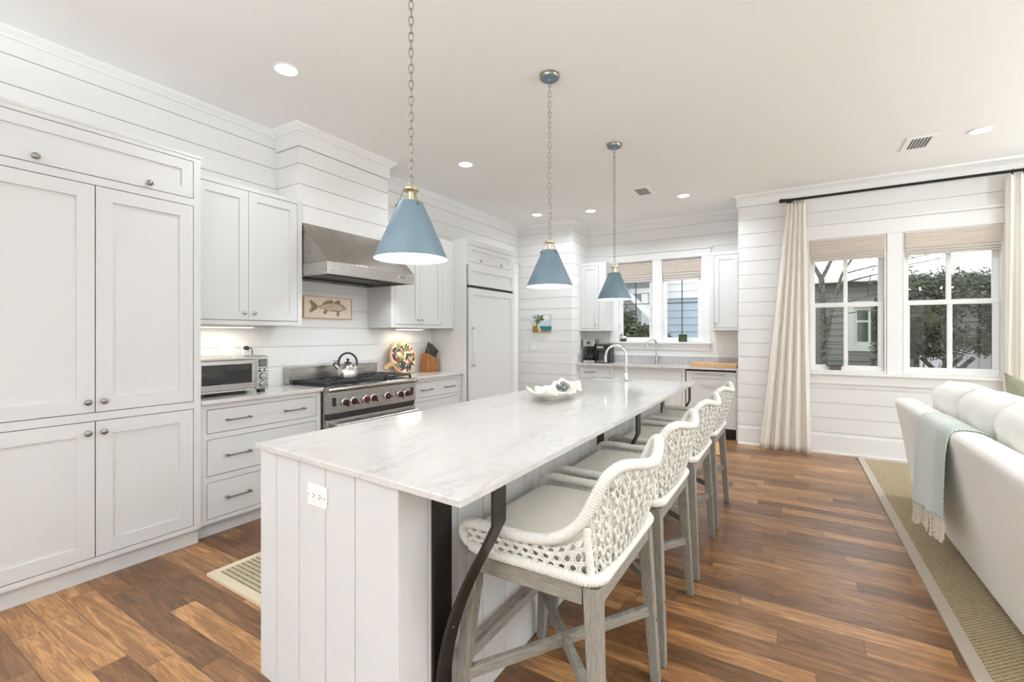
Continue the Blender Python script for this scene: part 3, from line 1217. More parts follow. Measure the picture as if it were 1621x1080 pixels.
# back guard
mb = MB()
mb.box(LW + 0.003, LW + 0.055, Y0 - 0.045, Y1 - 0.06, 0.9125, 1.062)
mb.box(LW + 0.055, LW + 0.075, Y0 - 0.045, Y1 - 0.06, 1.045, 1.062)
mb.box(LW + 0.055, LW + 0.075, Y0 - 0.045, Y0 - 0.025, 0.9125, 1.045)
mb.build('backguard', M['steel'], t, bevel=0.003)

t = thing('range_hood', 'stainless steel canopy range hood under the white shiplap chimney breast', 'range hood', (-3.4, 2.76, 1.81))
H0, H1 = 2.289, 3.240
XB, XT, XL = LW + 0.003, -3.40, -3.075
T = 0.003
# canopy sheet: front slope, sides
mb = MB()
zt, zl, zb = 2.253, 1.915, 1.815
prof = [(XB, zt), (XT, zt), (XL, zl), (XB, zl)]
mb.extrude(prof, 'y', H0, H1)
mb.build('canopy', brushed('brushed_hood_steel', (0.36, 0.335, 0.30), 0.27, (2, 160, 2)), t, bevel=0.002)
mb = MB()
for rr in rects_minus(XB, XL + 0.004, H0 - 0.0, H1 + 0.0, [(XB + 0.05, XL - 0.02, H0 + 0.02, H1 - 0.02)]):
    mb.box(rr[0], rr[1], rr[2], rr[3], zb, zl - 0.0005)
mb.build('lip', M['steel'], t, bevel=0.003)
mb = MB()
mb.box(XB + 0.05, XL - 0.02, H0 + 0.02, H1 - 0.02, zb + 0.03, zb + 0.034)
for i in range(24):
    y = H0 + 0.05 + i * (H1 - H0 - 0.1) / 23
    mb.box(XB + 0.09, XL - 0.13, y - 0.012, y + 0.004, zb + 0.018, zb + 0.030)
mb.build('baffle_filter', M['steel_dark'], t)
mb = MB()
mb.box(XB + 0.10, XB + 0.16, H0 + 0.1, H1 - 0.1, zb + 0.005, zb + 0.02)
mb.cyl((-3.2, H0 + 0.03, zb + 0.012), (-3.2, H1 - 0.03, zb + 0.012), 0.006)
mb.build('drip_rail', M['black'], t)
for y in (2.53, 3.06):
    mb = MB()
    mb.lathe([(0.03, zb + 0.02), (0.03, zb + 0.028)], (-3.13, y, 0), 20)
    hl = mb.build('hood_lamp', M['lit'], t)
    lamp('hood_glow', 'SPOT', (-3.16, y, zb + 0.012), HOOD_W * 6, t, LAMP_C, 0.03, (0, 0, 0), spot=2.4)
mb = MB()
mb.box(XL + 0.0041, XL + 0.007, 3.045, 3.150, 1.853, 1.881)
bd = mb.build('badge', M['steel_plain'], t, bevel=0.001)


def letters(parent, body, size, loc, rot, mat, name='lettering'):
    c = bpy.data.curves.new(name, 'FONT')
    c.body = body
    c.size = size
    c.align_x = 'CENTER'
    c.align_y = 'CENTER'
    c.extrude = 0.0006
    c.materials.append(mat)
    o = bpy.data.objects.new(name, c)
    me = bpy.data.meshes.new_from_object(o)
    bpy.data.objects.remove(o)
    o = bpy.data.objects.new(name, me)
    COL.objects.link(o)
    if parent:
        off = ORG.get(parent.name, (0, 0, 0))
        o.parent = parent
        loc = tuple(loc[i] - off[i] for i in range(3))
    o.location = loc
    o.rotation_euler = rot
    return o


letters(bd, 'WOLF', 0.026, (XL + 0.0075, 3.0975, 1.867), (PI / 2, 0, PI / 2), M['black'])

# ================================================================== ON THE RANGE-WALL COUNTERS
CT = 0.912
# toaster oven
t = thing('toaster_oven', 'brushed steel toaster oven with black glass door on the marble counter', 'toaster oven', (-3.53, 1.745, CT))
ty0, ty1, tf = 1.50, 1.992, -3.362
tz0, tz1 = 0.936, 1.188
mb = MB()
mb.box(-3.69, tf - 0.012, ty0, ty1, tz0, tz1 - 0.004)
mb.build('housing', M['steel'], t, bevel=0.012, seg=3)
mb = MB()
mb.box(tf - 0.012, tf, 1.900, ty1, tz0 + 0.004, tz1 - 0.008)
cp = mb.build('control_panel', M['steel'], t, bevel=0.003)
mb = MB()
mb.box(tf, tf + 0.0012, 1.918, 1.977, 1.105, 1.158)
sc = mb.build('display', M['oven_glass'], cp)
mb = MB()
mb.box(tf + 0.0012, tf + 0.0016, 1.924, 1.971, 1.110, 1.153)
mb.build('screen_face', plain('grey_blue_lcd', (0.10, 0.13, 0.15), 0.25), sc)
for y, z, r in ((1.934, 1.078, 0.0125), (1.966, 1.078, 0.0105), (1.948, 1.032, 0.0205), (1.948, 0.976, 0.0205)):
    mb = MB()
    mb.lathe([(r * 1.18, 0), (r * 1.18, 0.003)], (tf, y, z), 20, 'x')
    o = mb.build('knob_ring', M['black'], cp)
    mb = MB()
    mb.lathe([(r, 0.003), (r * 0.94, 0.018), (r * 0.8, 0.021), (0, 0.0215)], (tf, y, z), 20, 'x')
    mb.build('knob', M['chrome'], cp, smooth=40)
mb = MB()
for r in rects_minus(ty0 + 0.008, 1.896, tz0 + 0.018, tz1 - 0.03, [(ty0 + 0.034, 1.868, tz0 + 0.058, tz1 - 0.058)]):
    mb.box(tf - 0.012, tf + 0.004, r[0], r[1], r[2], r[3])
dd = mb.build('door', M['steel'], t, bevel=0.002)
mb = MB()
mb.box(tf - 0.006, tf + 0.001, ty0 + 0.030, 1.872, tz0 + 0.054, tz1 - 0.054)
mb.build('door_glass', M['oven_glass'], dd)
mb = MB()
mb.cyl((tf + 0.024, ty0 + 0.005, tz1 - 0.018), (tf + 0.024, 1.890, tz1 - 0.018), 0.0115, n=16)
for y in (ty0 + 0.022, 1.874):
    mb.box(tf - 0.002, tf + 0.026, y - 0.014, y + 0.014, tz1 - 0.030, tz1 - 0.006)
mb.build('handle', M['steel_plain'], dd, smooth=40)
mb = MB()
mb.box(tf - 0.01, tf + 0.003, ty0 + 0.02, 1.89, tz0 + 0.002, tz0 + 0.015)
mb.build('crumb_tray', M['steel_plain'], t, bevel=0.002)
for x in (-3.66, -3.40):
    for y in (ty0 + 0.035, ty1 - 0.035):
        mb = MB()
        mb.box(x - 0.02, x + 0.02, y - 0.02, y + 0.02, CT + 0.0003, tz0 + 0.003)
        mb.build('foot', M['black'], t)

# wall plates on the range wall
WF = LW


def plate(name, label, axis, face, u, z, w, h, kind, group=None):
    t = thing(name, label, 'socket' if kind == 'duplex' else 'switch', place(axis, face, u, z, 0.0), group=group)
    mb = MB()
    mb_out = 0.006

    def b(u0, u1, z0, z1, o0, o1):
        if axis == 'x':
            m_.box(face + o0, face + o1, u0, u1, z0, z1)
        elif axis == '-x':
            m_.box(face - o1, face - o0, u0, u1, z0, z1)
        else:
            m_.box(u0, u1, face - o1, face - o0, z0, z1)
    m_ = mb
    b(u - w / 2, u + w / 2, z - h / 2, z + h / 2, 0.0003, mb_out)
    mb.build('cover_plate', M['outlet'], t, bevel=0.0015)
    if kind == 'duplex':
        for dz in (-0.02, 0.02):
            m_ = MB()
            b(u - 0.0165, u + 0.0165, z + dz - 0.014, z + dz + 0.014, mb_out, mb_out + 0.002)
            o = m_.build('receptacle', M['outlet'], t, bevel=0.001)
            m_ = MB()
            for du in (-0.006, 0.006):
                b(u + du - 0.001, u + du + 0.001, z + dz - 0.002, z + dz + 0.006, mb_out + 0.002, mb_out + 0.0024)
            b(u - 0.002, u + 0.002, z + dz - 0.009, z + dz - 0.005, mb_out + 0.002, mb_out + 0.0024)
            m_.build('slots', M['slot'], o)
    else:
        n = max(1, int(round(w / 0.06)))
        for k in range(n):
            uc = u + (k - (n - 1) / 2) * 0.046
            m_ = MB()
            b(uc - 0.0165, uc + 0.0165, z - 0.033, z + 0.033, mb_out, mb_out + 0.004)
            m_.build('rocker', M['outlet'], t, bevel=0.0015)
    return t


plate('wall_switch', 'white double rocker switch plate on the shiplap above the toaster oven', 'x', LW, 1.87, 1.215, 0.115, 0.115, 'rocker')
plate('wall_socket', 'white socket with a black plug behind the toaster oven', 'x', LW, 2.012, 1.215, 0.072, 0.115, 'duplex')
t = thing('power_plug', 'black right-angle plug and cord in the socket behind the toaster oven', 'plug', (LW + 0.03, 2.02, 1.225))
mb = MB()
mb.ball((LW + 0.024, 2.012, 1.235), 0.016, 0.024, 0.016)
mb.build('plug_head', M['black'], t, smooth=60)
mb = MB()
mb.tube(catmull([(LW + 0.026, 2.02, 1.235), (LW + 0.035, 2.045, 1.23), (LW + 0.038, 2.05, 1.19), (LW + 0.035, 2.035, 1.12), (LW + 0.03, 2.01, 1.02), (LW + 0.012, 1.98, 0.95)], 6), 0.0035, 6)
mb.build('cord', M['black'], t, smooth=60)

# kettle
t = thing('tea_kettle', 'brushed steel tea kettle with black arched handle on the range grate', 'kettle', (-3.455, 2.79, 0.9535), PI / 2 + 0.5481)
mb = MB()
mb.lathe([(0.086, 0.0), (0.094, 0.004), (0.094, 0.012), (0.095, 0.03), (0.093, 0.055), (0.086, 0.08), (0.071, 0.105), (0.050, 0.122), (0.034, 0.130), (0, 0.131)], n=36)
mb.build('body', brushed('brushed_kettle_steel', (0.66, 0.64, 0.60), 0.24, (1, 1, 60)), t, world=False, smooth=40)
mb = MB()
mb.lathe([(0.033, 0.129), (0.034, 0.134), (0.02, 0.139), (0.008, 0.141), (0.008, 0.148), (0.013, 0.155), (0.013, 0.166), (0.007, 0.170), (0, 0.1705)], n=24)
mb.build('lid', M['black'], t, world=False, smooth=40)
mb = MB()
hp = [(0.0, 0.088 * 1.0, 0.105)] + [(0.0, 0.083 * math.cos(a), 0.135 + 0.083 * math.sin(a) * 1.02) for a in [i * PI / 14 for i in range(0, 15)]] + [(0.0, -0.088, 0.105)]
mb.tube(hp, 0.0095, 10)
mb.build('handle', M['black'], t, world=False, smooth=60)
mb = MB()
mb.tube([(0, 0.075, 0.075), (0, 0.10, 0.098), (0, 0.118, 0.120)], [0.022, 0.019, 0.0165], 16)
sp = mb.build('spout', M['steel_plain'], t, world=False, smooth=40)
mb = MB()
mb.tube([(0, 0.113, 0.114), (0, 0.124, 0.127)], [0.0185, 0.0175], 16)
mb.bar((0, 0.115, 0.132), (0, 0.083, 0.150), 0.012, 0.005)
mb.bar((0, 0.095, 0.150), (0, 0.137, 0.146), 0.012, 0.005)
mb.build('whistle_cap', M['black'], sp, world=False, smooth=40)

# fish picture
t = thing('fish_picture', 'small wide fish picture in a thin wooden frame above the range', 'picture', (LW, 2.77, 1.59))
mb = MB()
mb.box(LW + 0.0005, LW + 0.022, 2.515, 3.025, 1.496, 1.684)
mb.build('canvas', M['paper'], t)
mb = MB()
for r in rects_minus(2.508, 3.032, 1.489, 1.691, [(2.515, 3.025, 1.496, 1.684)]):
    mb.box(LW + 0.0005, LW + 0.028, r[0], r[1], r[2], r[3])
mb.build('frame', M['rim_wood'], t)
px = LW + 0.0222


def flat(mb, pts, x, h=0.0006):
    """a flat painted shape on a wall facing +x, pts (y,z)."""
    mb.extrude(pts, 'x', x, x + h)


fy, fz = 2.78, 1.595


def fpt(u, v):
    return (fy + u, fz + v)


up = [(0.188, 0.0), (0.165, 0.016), (0.13, 0.034), (0.08, 0.047), (0.03, 0.050), (-0.03, 0.038), (-0.08, 0.022), (-0.118, 0.013), (-0.145, 0.016)]
lo = [(-0.145, -0.016), (-0.118, -0.010), (-0.08, -0.016), (-0.03, -0.028), (0.03, -0.036), (0.08, -0.036), (0.13, -0.030), (0.165, -0.016)]
body = [fpt(p.x, p.z) for p in catmull([(u_, 0, v_) for u_, v_ in up + lo], 4, True)]
mb = MB()
flat(mb, body, px)
mb.build('fish_outline', plain('fish_ink_olive', srgb(120, 104, 70), 0.8, var=0.3, vscale=40), t)
mb = MB()
ib = [(fy + 0.03 + (p[0] - fy - 0.03) * 0.93, fz + (p[1] - fz) * 0.84) for p in body]
flat(mb, ib, px + 0.0006)
fm = NT('fish_paint')
fm.bsdf((0.8, 0.75, 0.7), 0.8)
vv = fm.noise(fm.coords((1, 1, 2.2)), 34, 5, 0.7, 1.2)
fm.l(fm.ramp(vv.outputs[0], [(0.30, srgb(92, 84, 52)), (0.42, srgb(196, 170, 110)), (0.5, srgb(236, 226, 214)), (0.58, srgb(150, 60, 70)), (0.68, srgb(226, 208, 200))]), fm.b.inputs['Base Color'])
mb.build('fish_body', fm.m, t)
fin_m = plain('fish_fin_paint', srgb(150, 132, 96), 0.8, var=0.35, vscale=90)
fins = [[(-0.11, 0.002), (-0.15, 0.03), (-0.195, 0.058), (-0.212, 0.045), (-0.196, 0.02), (-0.188, 0.0), (-0.198, -0.02), (-0.214, -0.045), (-0.198, -0.056), (-0.15, -0.028)],
        [(-0.075, 0.022), (-0.068, 0.044), (-0.045, 0.052), (-0.03, 0.064), (-0.005, 0.066), (0.015, 0.074), (0.035, 0.066), (0.042, 0.046)],
        [(0.055, 0.046), (0.066, 0.066), (0.09, 0.07), (0.105, 0.078), (0.118, 0.062), (0.122, 0.036)],
        [(-0.045, -0.022), (-0.072, -0.045), (-0.06, -0.066), (-0.035, -0.06), (-0.02, -0.03)],
        [(0.085, -0.030), (0.076, -0.06), (0.08, -0.082), (0.104, -0.08), (0.106, -0.055), (0.115, -0.03)]]
for f in fins:
    mb = MB()
    flat(mb, [fpt(*p) for p in f], px - 0.0002, 0.0006)
    mb.build('fin', fin_m, t)
mb = MB()
mb.lathe([(0.006, 0), (0.006, 0.0005)], (px + 0.0012, fy + 0.150, fz + 0.012), 14, 'x')
mb.build('eye', M['black'], t)

# round cutting board leaning on the wall, with a printed pattern
t = thing('serving_board', 'round wooden serving board with bright leaf and bird print leaning on the backsplash', 'serving board', (-3.63, 3.655, CT))
bc = (0.0, 0.0)
lean = 0.22


def brd(u, v, out=0.0):
    """board plane: u along y, v up the board, out towards the room."""
    x = -3.592 - math.sin(lean) * v + math.cos(lean) * out
    z = CT + 0.001 + math.cos(lean) * v + math.sin(lean) * out
    return (x, 3.655 + u, z)


def brd_poly(mb, pts, o0, o1):
    n = len(pts)
    vs = [brd(p[0], p[1], o0) for p in pts] + [brd(p[0], p[1], o1) for p in pts]
    fs = [tuple(range(n))[::-1], tuple(range(n, 2 * n))] + [(i, (i + 1) % n, n + (i + 1) % n, n + i) for i in range(n)]
    mb.add(vs, fs)


R = 0.187
cyv = R + 0.002
ring = [(R * (1 + 0.02 * math.cos(2 * a)) * math.cos(a), cyv + R * math.sin(a)) for a in [2 * PI * i / 48 for i in range(48)]]
hd = []
ha = PI + 0.36
hdir = (math.cos(ha), math.sin(ha))
hn = (-hdir[1], hdir[0])
for s_, w_ in ((0.9, 0.06), (1.0, 0.032), (1.12, 0.022), (1.45, 0.02), (1.62, 0.024), (1.70, 0.018)):
    hd.append((s_, w_))
hpoly = [(hdir[0] * R * s_ + hn[0] * w_, cyv + hdir[1] * R * s_ + hn[1] * w_) for s_, w_ in hd] + \
        [(hdir[0] * R * s_ - hn[0] * w_, cyv + hdir[1] * R * s_ - hn[1] * w_) for s_, w_ in hd[::-1]]
mb = MB()
brd_poly(mb, ring, 0, 0.018)
mb.build('board', M['rim_wood'], t)
mb = MB()
brd_poly(mb, hpoly, 0.001, 0.016)
mb.build('handle', M['rim_wood'], t, bevel=0.004)
mb = MB()
brd_poly(mb, [(p[0] * 0.91, cyv + (p[1] - cyv) * 0.91) for p in ring], 0.018, 0.0186)
mb.build('printed_face', plain('blush_print_ground', srgb(238, 214, 196), 0.45), t)
prc = {'leaf_dark': srgb(44, 70, 66), 'leaf_olive': srgb(118, 122, 70), 'leaf_pale': srgb(186, 184, 96), 'red': srgb(178, 34, 44), 'teal': srgb(36, 66, 92), 'coral': srgb(206, 106, 84)}
rnd = random.Random(11)
pm = {k: MB() for k in prc}
lay = 0
for i in range(74):
    a = rnd.uniform(0, 2 * PI)
    rr = math.sqrt(rnd.random()) * R * 0.86
    cx_, cy_ = rr * math.cos(a), cyv + rr * math.sin(a)
    kind = rnd.choice(['leaf_dark', 'leaf_dark', 'leaf_dark', 'leaf_olive', 'leaf_olive', 'leaf_pale', 'red', 'teal', 'coral'])
    L, Wd, th = rnd.uniform(0.026, 0.05), rnd.uniform(0.010, 0.018), rnd.uniform(0, 2 * PI)
    if kind in ('red', 'coral'):
        L, Wd = L * 0.6, Wd * 1.1
    pts = []
    for k in range(12):
        q = 2 * PI * k / 12
        e = abs(math.sin(q)) ** 1.4 * (1 if math.sin(q) > 0 else -1)
        x_, y_ = L * math.cos(q), Wd * e
        px_, py_ = cx_ + x_ * math.cos(th) - y_ * math.sin(th), cy_ + x_ * math.sin(th) + y_ * math.cos(th)
        d_ = math.hypot(px_, py_ - cyv)
        lim = R * 0.90
        if d_ > lim:
            px_, py_ = px_ * lim / d_, cyv + (py_ - cyv) * lim / d_
        pts.append((px_, py_))
    o_ = 0.0186 + 0.00003 * i
    brd_poly(pm[kind], pts, o_, o_ + 0.0003)
for k, b_ in pm.items():
    if b_.v:
        b_.build('printed_' + k, plain('print_' + k, prc[k], 0.45), t)

# knife block with knives
kb = thing('knife_block', 'slanted acacia wood knife block beside the refrigerator cabinet', 'knife block', (-3.58, 4.06, CT))
mb = MB()
ka = [(0.0, 0.0), (0.115, 0.0), (0.135, 0.10), (0.012, 0.176)]
# profile in (d = out from the wall, z); the block is wide along y
kx0, ky0, ky1 = -3.66, 3.965, 4.155
mb.extrude([(ky0 + 0.0, CT + 0.001), (ky1 - 0.002, CT + 0.001), (ky1, CT + 0.175 - 0.035), (ky0 + 0.022, CT + 0.215)], 'x', kx0, kx0 + 0.11)
mb.build('block', M['acacia'], kb, bevel=0.005)
nk = 0
for row, (xx, n, L0) in enumerate(((kx0 + 0.028, 4, 0.150), (kx0 + 0.078, 5, 0.128))):
    for i in range(n):
        s_ = (i + 0.5) / n
        y = ky0 + 0.035 + s_ * (ky1 - ky0 - 0.05)
        z = CT + 0.215 - (0.075) * (y - ky0 - 0.022) / (ky1 - ky0 - 0.022)
        L = L0 * (1.08 - 0.28 * s_)
        d = Vector((0.10, 0.36, 1)).normalized()
        p0 = Vector((xx, y, z - 0.004))
        kt = thing('kitchen_knife', 'black-handled kitchen knife standing in the acacia knife block', 'knife', tuple(p0), group='knives in the knife block')
        mb = MB()
        mb.bar(p0 - d * 0.02, p0 + d * 0.016, 0.013, 0.020, (0, 1, 0))
        mb.build('bolster', M['steel_plain'], kt)
        mb = MB()
        mb.tube([p0 + d * q for q in (0.014, 0.03, 0.5 * L, 0.85 * L, L)], [0.0115, 0.013, 0.011, 0.014, 0.009], 8)
        mb.build('handle', M['black'], kt, smooth=60)

# ================================================================== ISLAND
IC = [(-1.808, 1.018), (-0.728, 0.937), (-0.746, 4.372), (-1.727, 4.388)]   # counter corners FL FR BR BL
IB = [(-1.797, 1.034), (-0.985, 0.973), (-0.985, 4.335), (-1.712, 4.350)]   # body corners
ICZ = 0.914


def lerp2(p, q, t):
    return (p[0] + (q[0] - p[0]) * t, p[1] + (q[1] - p[1]) * t)


def quad_at(q, u, v):
    return lerp2(lerp2(q[0], q[1], u), lerp2(q[3], q[2], u), v)


isl = thing('kitchen_island', 'long white panelled kitchen island in the middle of the room', 'kitchen island', (-1.35, 2.7, 0))
mb = MB()
ins = 0.014
core = [(IB[0][0] + ins, IB[0][1] + ins), (IB[1][0] - ins, IB[1][1] + ins), (IB[2][0] - ins, IB[2][1]), (IB[3][0] + ins, IB[3][1])]
mb.prism(core, 0.0, 0.66)
mb.prism([quad_at(core, 0, 0), quad_at(core, 1, 0), quad_at(core, 1, 0.86), quad_at(core, 0, 0.86)], 0.66, ICZ - 0.0225)
for poly in ([quad_at(core, 0, .86), quad_at(core, .06, .86), quad_at(core, .06, 1), quad_at(core, 0, 1)], [quad_at(core, .62, .86), quad_at(core, 1, .86), quad_at(core, 1, 1), quad_at(core, .62, 1)],
             [quad_at(core, .06, .985), quad_at(core, .62, .985), quad_at(core, .62, 1), quad_at(core, .06, 1)]):
    mb.prism(poly, 0.66, ICZ - 0.0225)
mb.build('body', M['cab'], isl)


def boards(name, p, q, outn, splits, z0, z1, th, gap=0.004):
    """upright boards along p->q, standing proud of the core by th."""
    mb = MB()
    for a, b in zip(splits[:-1], splits[1:]):
        L = math.hypot(q[0] - p[0], q[1] - p[1])
        g = gap / 2 / L
        a2, b2 = a + (g if a > 0 else 0), b - (g if b < 1 else 0)
        A, B_ = lerp2(p, q, a2), lerp2(p, q, b2)
        C_ = (B_[0] - outn[0] * th, B_[1] - outn[1] * th)
        D_ = (A[0] - outn[0] * th, A[1] - outn[1] * th)
        mb.prism([A, B_, C_, D_], z0, z1)
    return mb.build(name, M['cab'], isl, bevel=0.0012, seg=1)


fL = IB[1][0] - IB[0][0]
boards('end_panelling', IB[0], IB[1], (-0.075, -0.997), [0] + [((x + 1.797) / fL) for x in (-1.676, -1.517, -1.353, -1.190)] + [1], 0.0, ICZ - 0.0225, 0.012)
rs = [(0.13 + 0.152 * k) / 3.36 for k in range(22)]
boards('side_panelling', IB[1], IB[2], (1, 0), [0] + [r for r in rs if r < 0.985] + [1], 0.0, ICZ - 0.0225, 0.012)
boards('side_panelling', IB[0], IB[3], (-1, 0), [0, 0.25, 0.5, 0.75, 1], 0.0, ICZ - 0.0225, 0.012)

# counter with the prep-sink cut-out
sq = IC
u0, u1, v0, v1 = 0.13, 0.47, 0.905, 0.967
mb = MB()
ou = [sq[0], sq[1], sq[2], sq[3]]
inn = [quad_at(sq, u0, v0), quad_at(sq, u1, v0), quad_at(sq, u1, v1), quad_at(sq, u0, v1)]
za, zb_ = ICZ - 0.0222, ICZ
vs = [(p[0], p[1], zb_) for p in ou + inn] + [(p[0], p[1], za) for p in ou + inn]
fs = []
for k in range(4):
    l = (k + 1) % 4
    fs += [(k, l, 4 + l, 4 + k), (8 + l, 8 + k, 12 + k, 12 + l), (8 + k, 8 + l, l, k), (12 + l, 12 + k, 4 + k, 4 + l)]
mb.add(vs, fs)
io = mb.build('island_countertop', M['marble'], loc=(-1.27, 2.7, ICZ - 0.0222))
md = io.modifiers.new('edge', 'BEVEL')
md.width = 0.003
md.segments = 2
md.limit_method = 'ANGLE'
md.angle_limit = math.radians(50)
tag(io, 'long white marble island countertop with grey veins', 'countertop')
t = thing('prep_sink', 'small undermount prep sink sunk in the island countertop', 'sink', (-1.5, 4.2, 0.70))
mb = MB()
a = [quad_at(sq, u0 - .006, v0 - .002), quad_at(sq, u1 + .006, v0 - .002), quad_at(sq, u1 + .006, v1 + .002), quad_at(sq, u0 - .006, v1 + .002)]
zt, zb = ICZ - 0.0226, 0.72
cxm = sum(p[0] for p in a) / 4
cym = sum(p[1] for p in a) / 4
inn = [(cxm + (p[0] - cxm) * 0.97, cym + (p[1] - cym) * 0.93) for p in a]
vs = [(p[0], p[1], zt) for p in a] + [(p[0], p[1], zt) for p in inn] + [(p[0], p[1], zb) for p in inn] + [(p[0], p[1], zb - 0.008) for p in a]
fs = []
for k in range(4):
    l = (k + 1) % 4
    fs += [(k, l, 4 + l, 4 + k), (4 + k, 4 + l, 8 + l, 8 + k), (12 + k, 12 + l, l, k)]
fs += [(8, 9, 10, 11), (15, 14, 13, 12)]
mb.add(vs, fs)
mb.build('basin', M['outlet'], t)
mb = MB()
mb.lathe([(0.03, 0), (0.026, 0.003), (0.012, 0.002), (0, 0.002)], (cxm, cym, zb + 0.0003), 20)
mb.build('drain', M['chrome'], t)

# bow brackets that carry the overhang
for k, yb_ in enumerate((1.155, 2.615, 4.155)):
    t = thing('counter_bracket', ['dark bronze bowed counter bracket at the near end of the island', 'dark bronze counter bracket between the second and third woven stools',
              'dark bronze counter bracket at the far end of the island, by the dishwasher'][k], 'bracket', (-0.97, yb_, 0), group='bow brackets of the island')
    mb = MB()
    mb.box(-0.9848, -0.975, yb_ - 0.037, yb_ + 0.055, 0.004, ICZ - 0.0235)
    mb.build('back_plate', M['bronze'], t, bevel=0.001)
    mb = MB()
    path = [(-0.9748, 0.03), (-0.972, 0.12), (-0.966, 0.22), (-0.953, 0.31), (-0.927, 0.41), (-0.893, 0.50), (-0.842, 0.607), (-0.79, 0.70), (-0.752, 0.775), (-0.752, 0.80), (-0.752, ICZ - 0.034)]
    pp = catmull([(p[0], 0, p[1]) for p in path[:9]], 4) + [Vector((p[0], 0, p[1])) for p in path[9:]]
    hw, th = 0.0338, 0.005
    vs = []
    for i, p in enumerate(pp):
        d = (pp[min(i + 1, len(pp) - 1)] - pp[max(i - 1, 0)]).normalized()
        n_ = Vector((d.z, 0, -d.x))
        for sy, sn in ((-1, -1), (1, -1), (1, 1), (-1, 1)):
            q = p + n_ * sn * th
            vs.append((q.x, yb_ + sy * hw, q.z))
    fs = [(0, 1, 2, 3)]
    for i in range(len(pp) - 1):
        for c_ in range(4):
            d_ = (c_ + 1) % 4
            fs.append((i * 4 + c_, (i + 1) * 4 + c_, (i + 1) * 4 + d_, i * 4 + d_))
    e = (len(pp) - 1) * 4
    fs.append((e + 3, e + 2, e + 1, e))
    mb.add(vs, fs)
    mb.build('bowed_arm', M['bronze'], t, smooth=30)
    mb = MB()
    mb.box(-0.975, -0.747, yb_ - 0.036, yb_ + 0.036, ICZ - 0.034, ICZ - 0.0232)
    mb.build('top_plate', M['bronze'], t, bevel=0.001)
    mb = MB()
    for zz in (0.40, 0.415):
        i0 = min(range(len(pp)), key=lambda i: abs(pp[i].z - zz))
        mb.ball((pp[i0].x + 0.0055, yb_ - 0.005, pp[i0].z), 0.004)
    mb.build('rivet', M['nickel'], t, smooth=60)

# outlet on the near end of the island
t = thing('wall_socket', 'white double socket on the near end panel of the island', 'socket', (-1.395, 1.0, 0.786))
nx, ny = -0.075, -0.9972
tx, tyy = 0.9972, -0.075
ox, oy = -1.395, 1.034 - 0.0752 * (-1.395 + 1.797)


def on_end(mb, u0, u1, z0, z1, o0, o1):
    A = lambda u, o: (ox + tx * u + nx * o, oy + tyy * u + ny * o)
    mb.prism([A(u0, o0), A(u1, o0), A(u1, o1), A(u0, o1)], z0, z1)


mb = MB()
on_end(mb, -0.058, 0.058, 0.748, 0.822, 0.0004, 0.007)
cpl = mb.build('cover_plate', M['outlet'], t, bevel=0.002)
mb = MB()
on_end(mb, -0.034, 0.034, 0.768, 0.802, 0.007, 0.0085)
mb.build('receptacle', M['outlet'], t, bevel=0.001)
mb = MB()
for du in (-0.018, 0.018):
    on_end(mb, du - 0.004, du + 0.003, 0.790, 0.7925, 0.0085, 0.009)
    on_end(mb, du - 0.004, du + 0.003, 0.778, 0.7805, 0.0085, 0.009)
    on_end(mb, du + 0.006, du + 0.010, 0.783, 0.788, 0.0085, 0.009)
on_end(mb, 0.046, 0.050, 0.783, 0.787, 0.007, 0.0076)
on_end(mb, -0.050, -0.046, 0.783, 0.787, 0.007, 0.0076)
mb.build('slots', M['slot'], t)


def faucet(name, label, x, y, z, dx, dy, H, reach, r, lever, mat):
    t = thing(name, label, 'faucet', (x, y, z))
    d = Vector((dx, dy, 0)).normalized()
    mb = MB()
    mb.lathe([(r * 2.3, 0.0003), (r * 2.3, 0.006), (r * 1.75, 0.008), (r * 1.75, H * 0.32), (r * 1.5, H * 0.33), (r * 1.5, H * 0.36), (r, H * 0.37)], (x, y, z), 20)
    mb.build('base', mat, t, smooth=35)
    mb = MB()
    R_ = reach / 2
    c = Vector((x, y, z + H - R_)) + d * R_
    pts = [Vector((x, y, z + H * 0.36))] + [c - d * R_ * math.cos(a) + Vector((0, 0, R_ * math.sin(a))) for a in [i * PI * 1.0 / 14 for i in range(15)]]
    pts.append(pts[-1] + Vector((0, 0, -0.03)) + d * 0.004)
    mb.tube(pts, r, 12)
    mb.tube([pts[-1] + Vector((0, 0, 0.02)), pts[-1] + Vector((0, 0, -0.035))], r * 1.25, 12)
    mb.build('spout', mat, t, smooth=50)
    mb = MB()
    s_ = Vector(lever[:3])
    b0 = Vector((x, y, z + lever[3]))
    mb.cyl(b0, b0 + s_ * r * 3.2, r * 1.25, n=14)
    e0 = b0 + s_ * r * 3.0
    mb.bar(e0, e0 + Vector((0, 0, 0.06)) + s_ * 0.012, 0.007, 0.012)
    mb.build('lever', mat, t, smooth=40)


faucet('island_faucet', 'polished chrome gooseneck faucet beside the prep sink on the island', -1.325, 4.215, ICZ, -1, -0.12, 0.325, 0.19, 0.0105, (0.3, -0.95, 0, 0.062), M['chrome'])

# oyster-shell tray on the island with a dark barnacle piece in it
tr = thing('shell_tray', 'long white ruffled oyster-shell tray on the island countertop', 'tray', (-1.385, 2.85, ICZ), 0.12 + PI / 2)


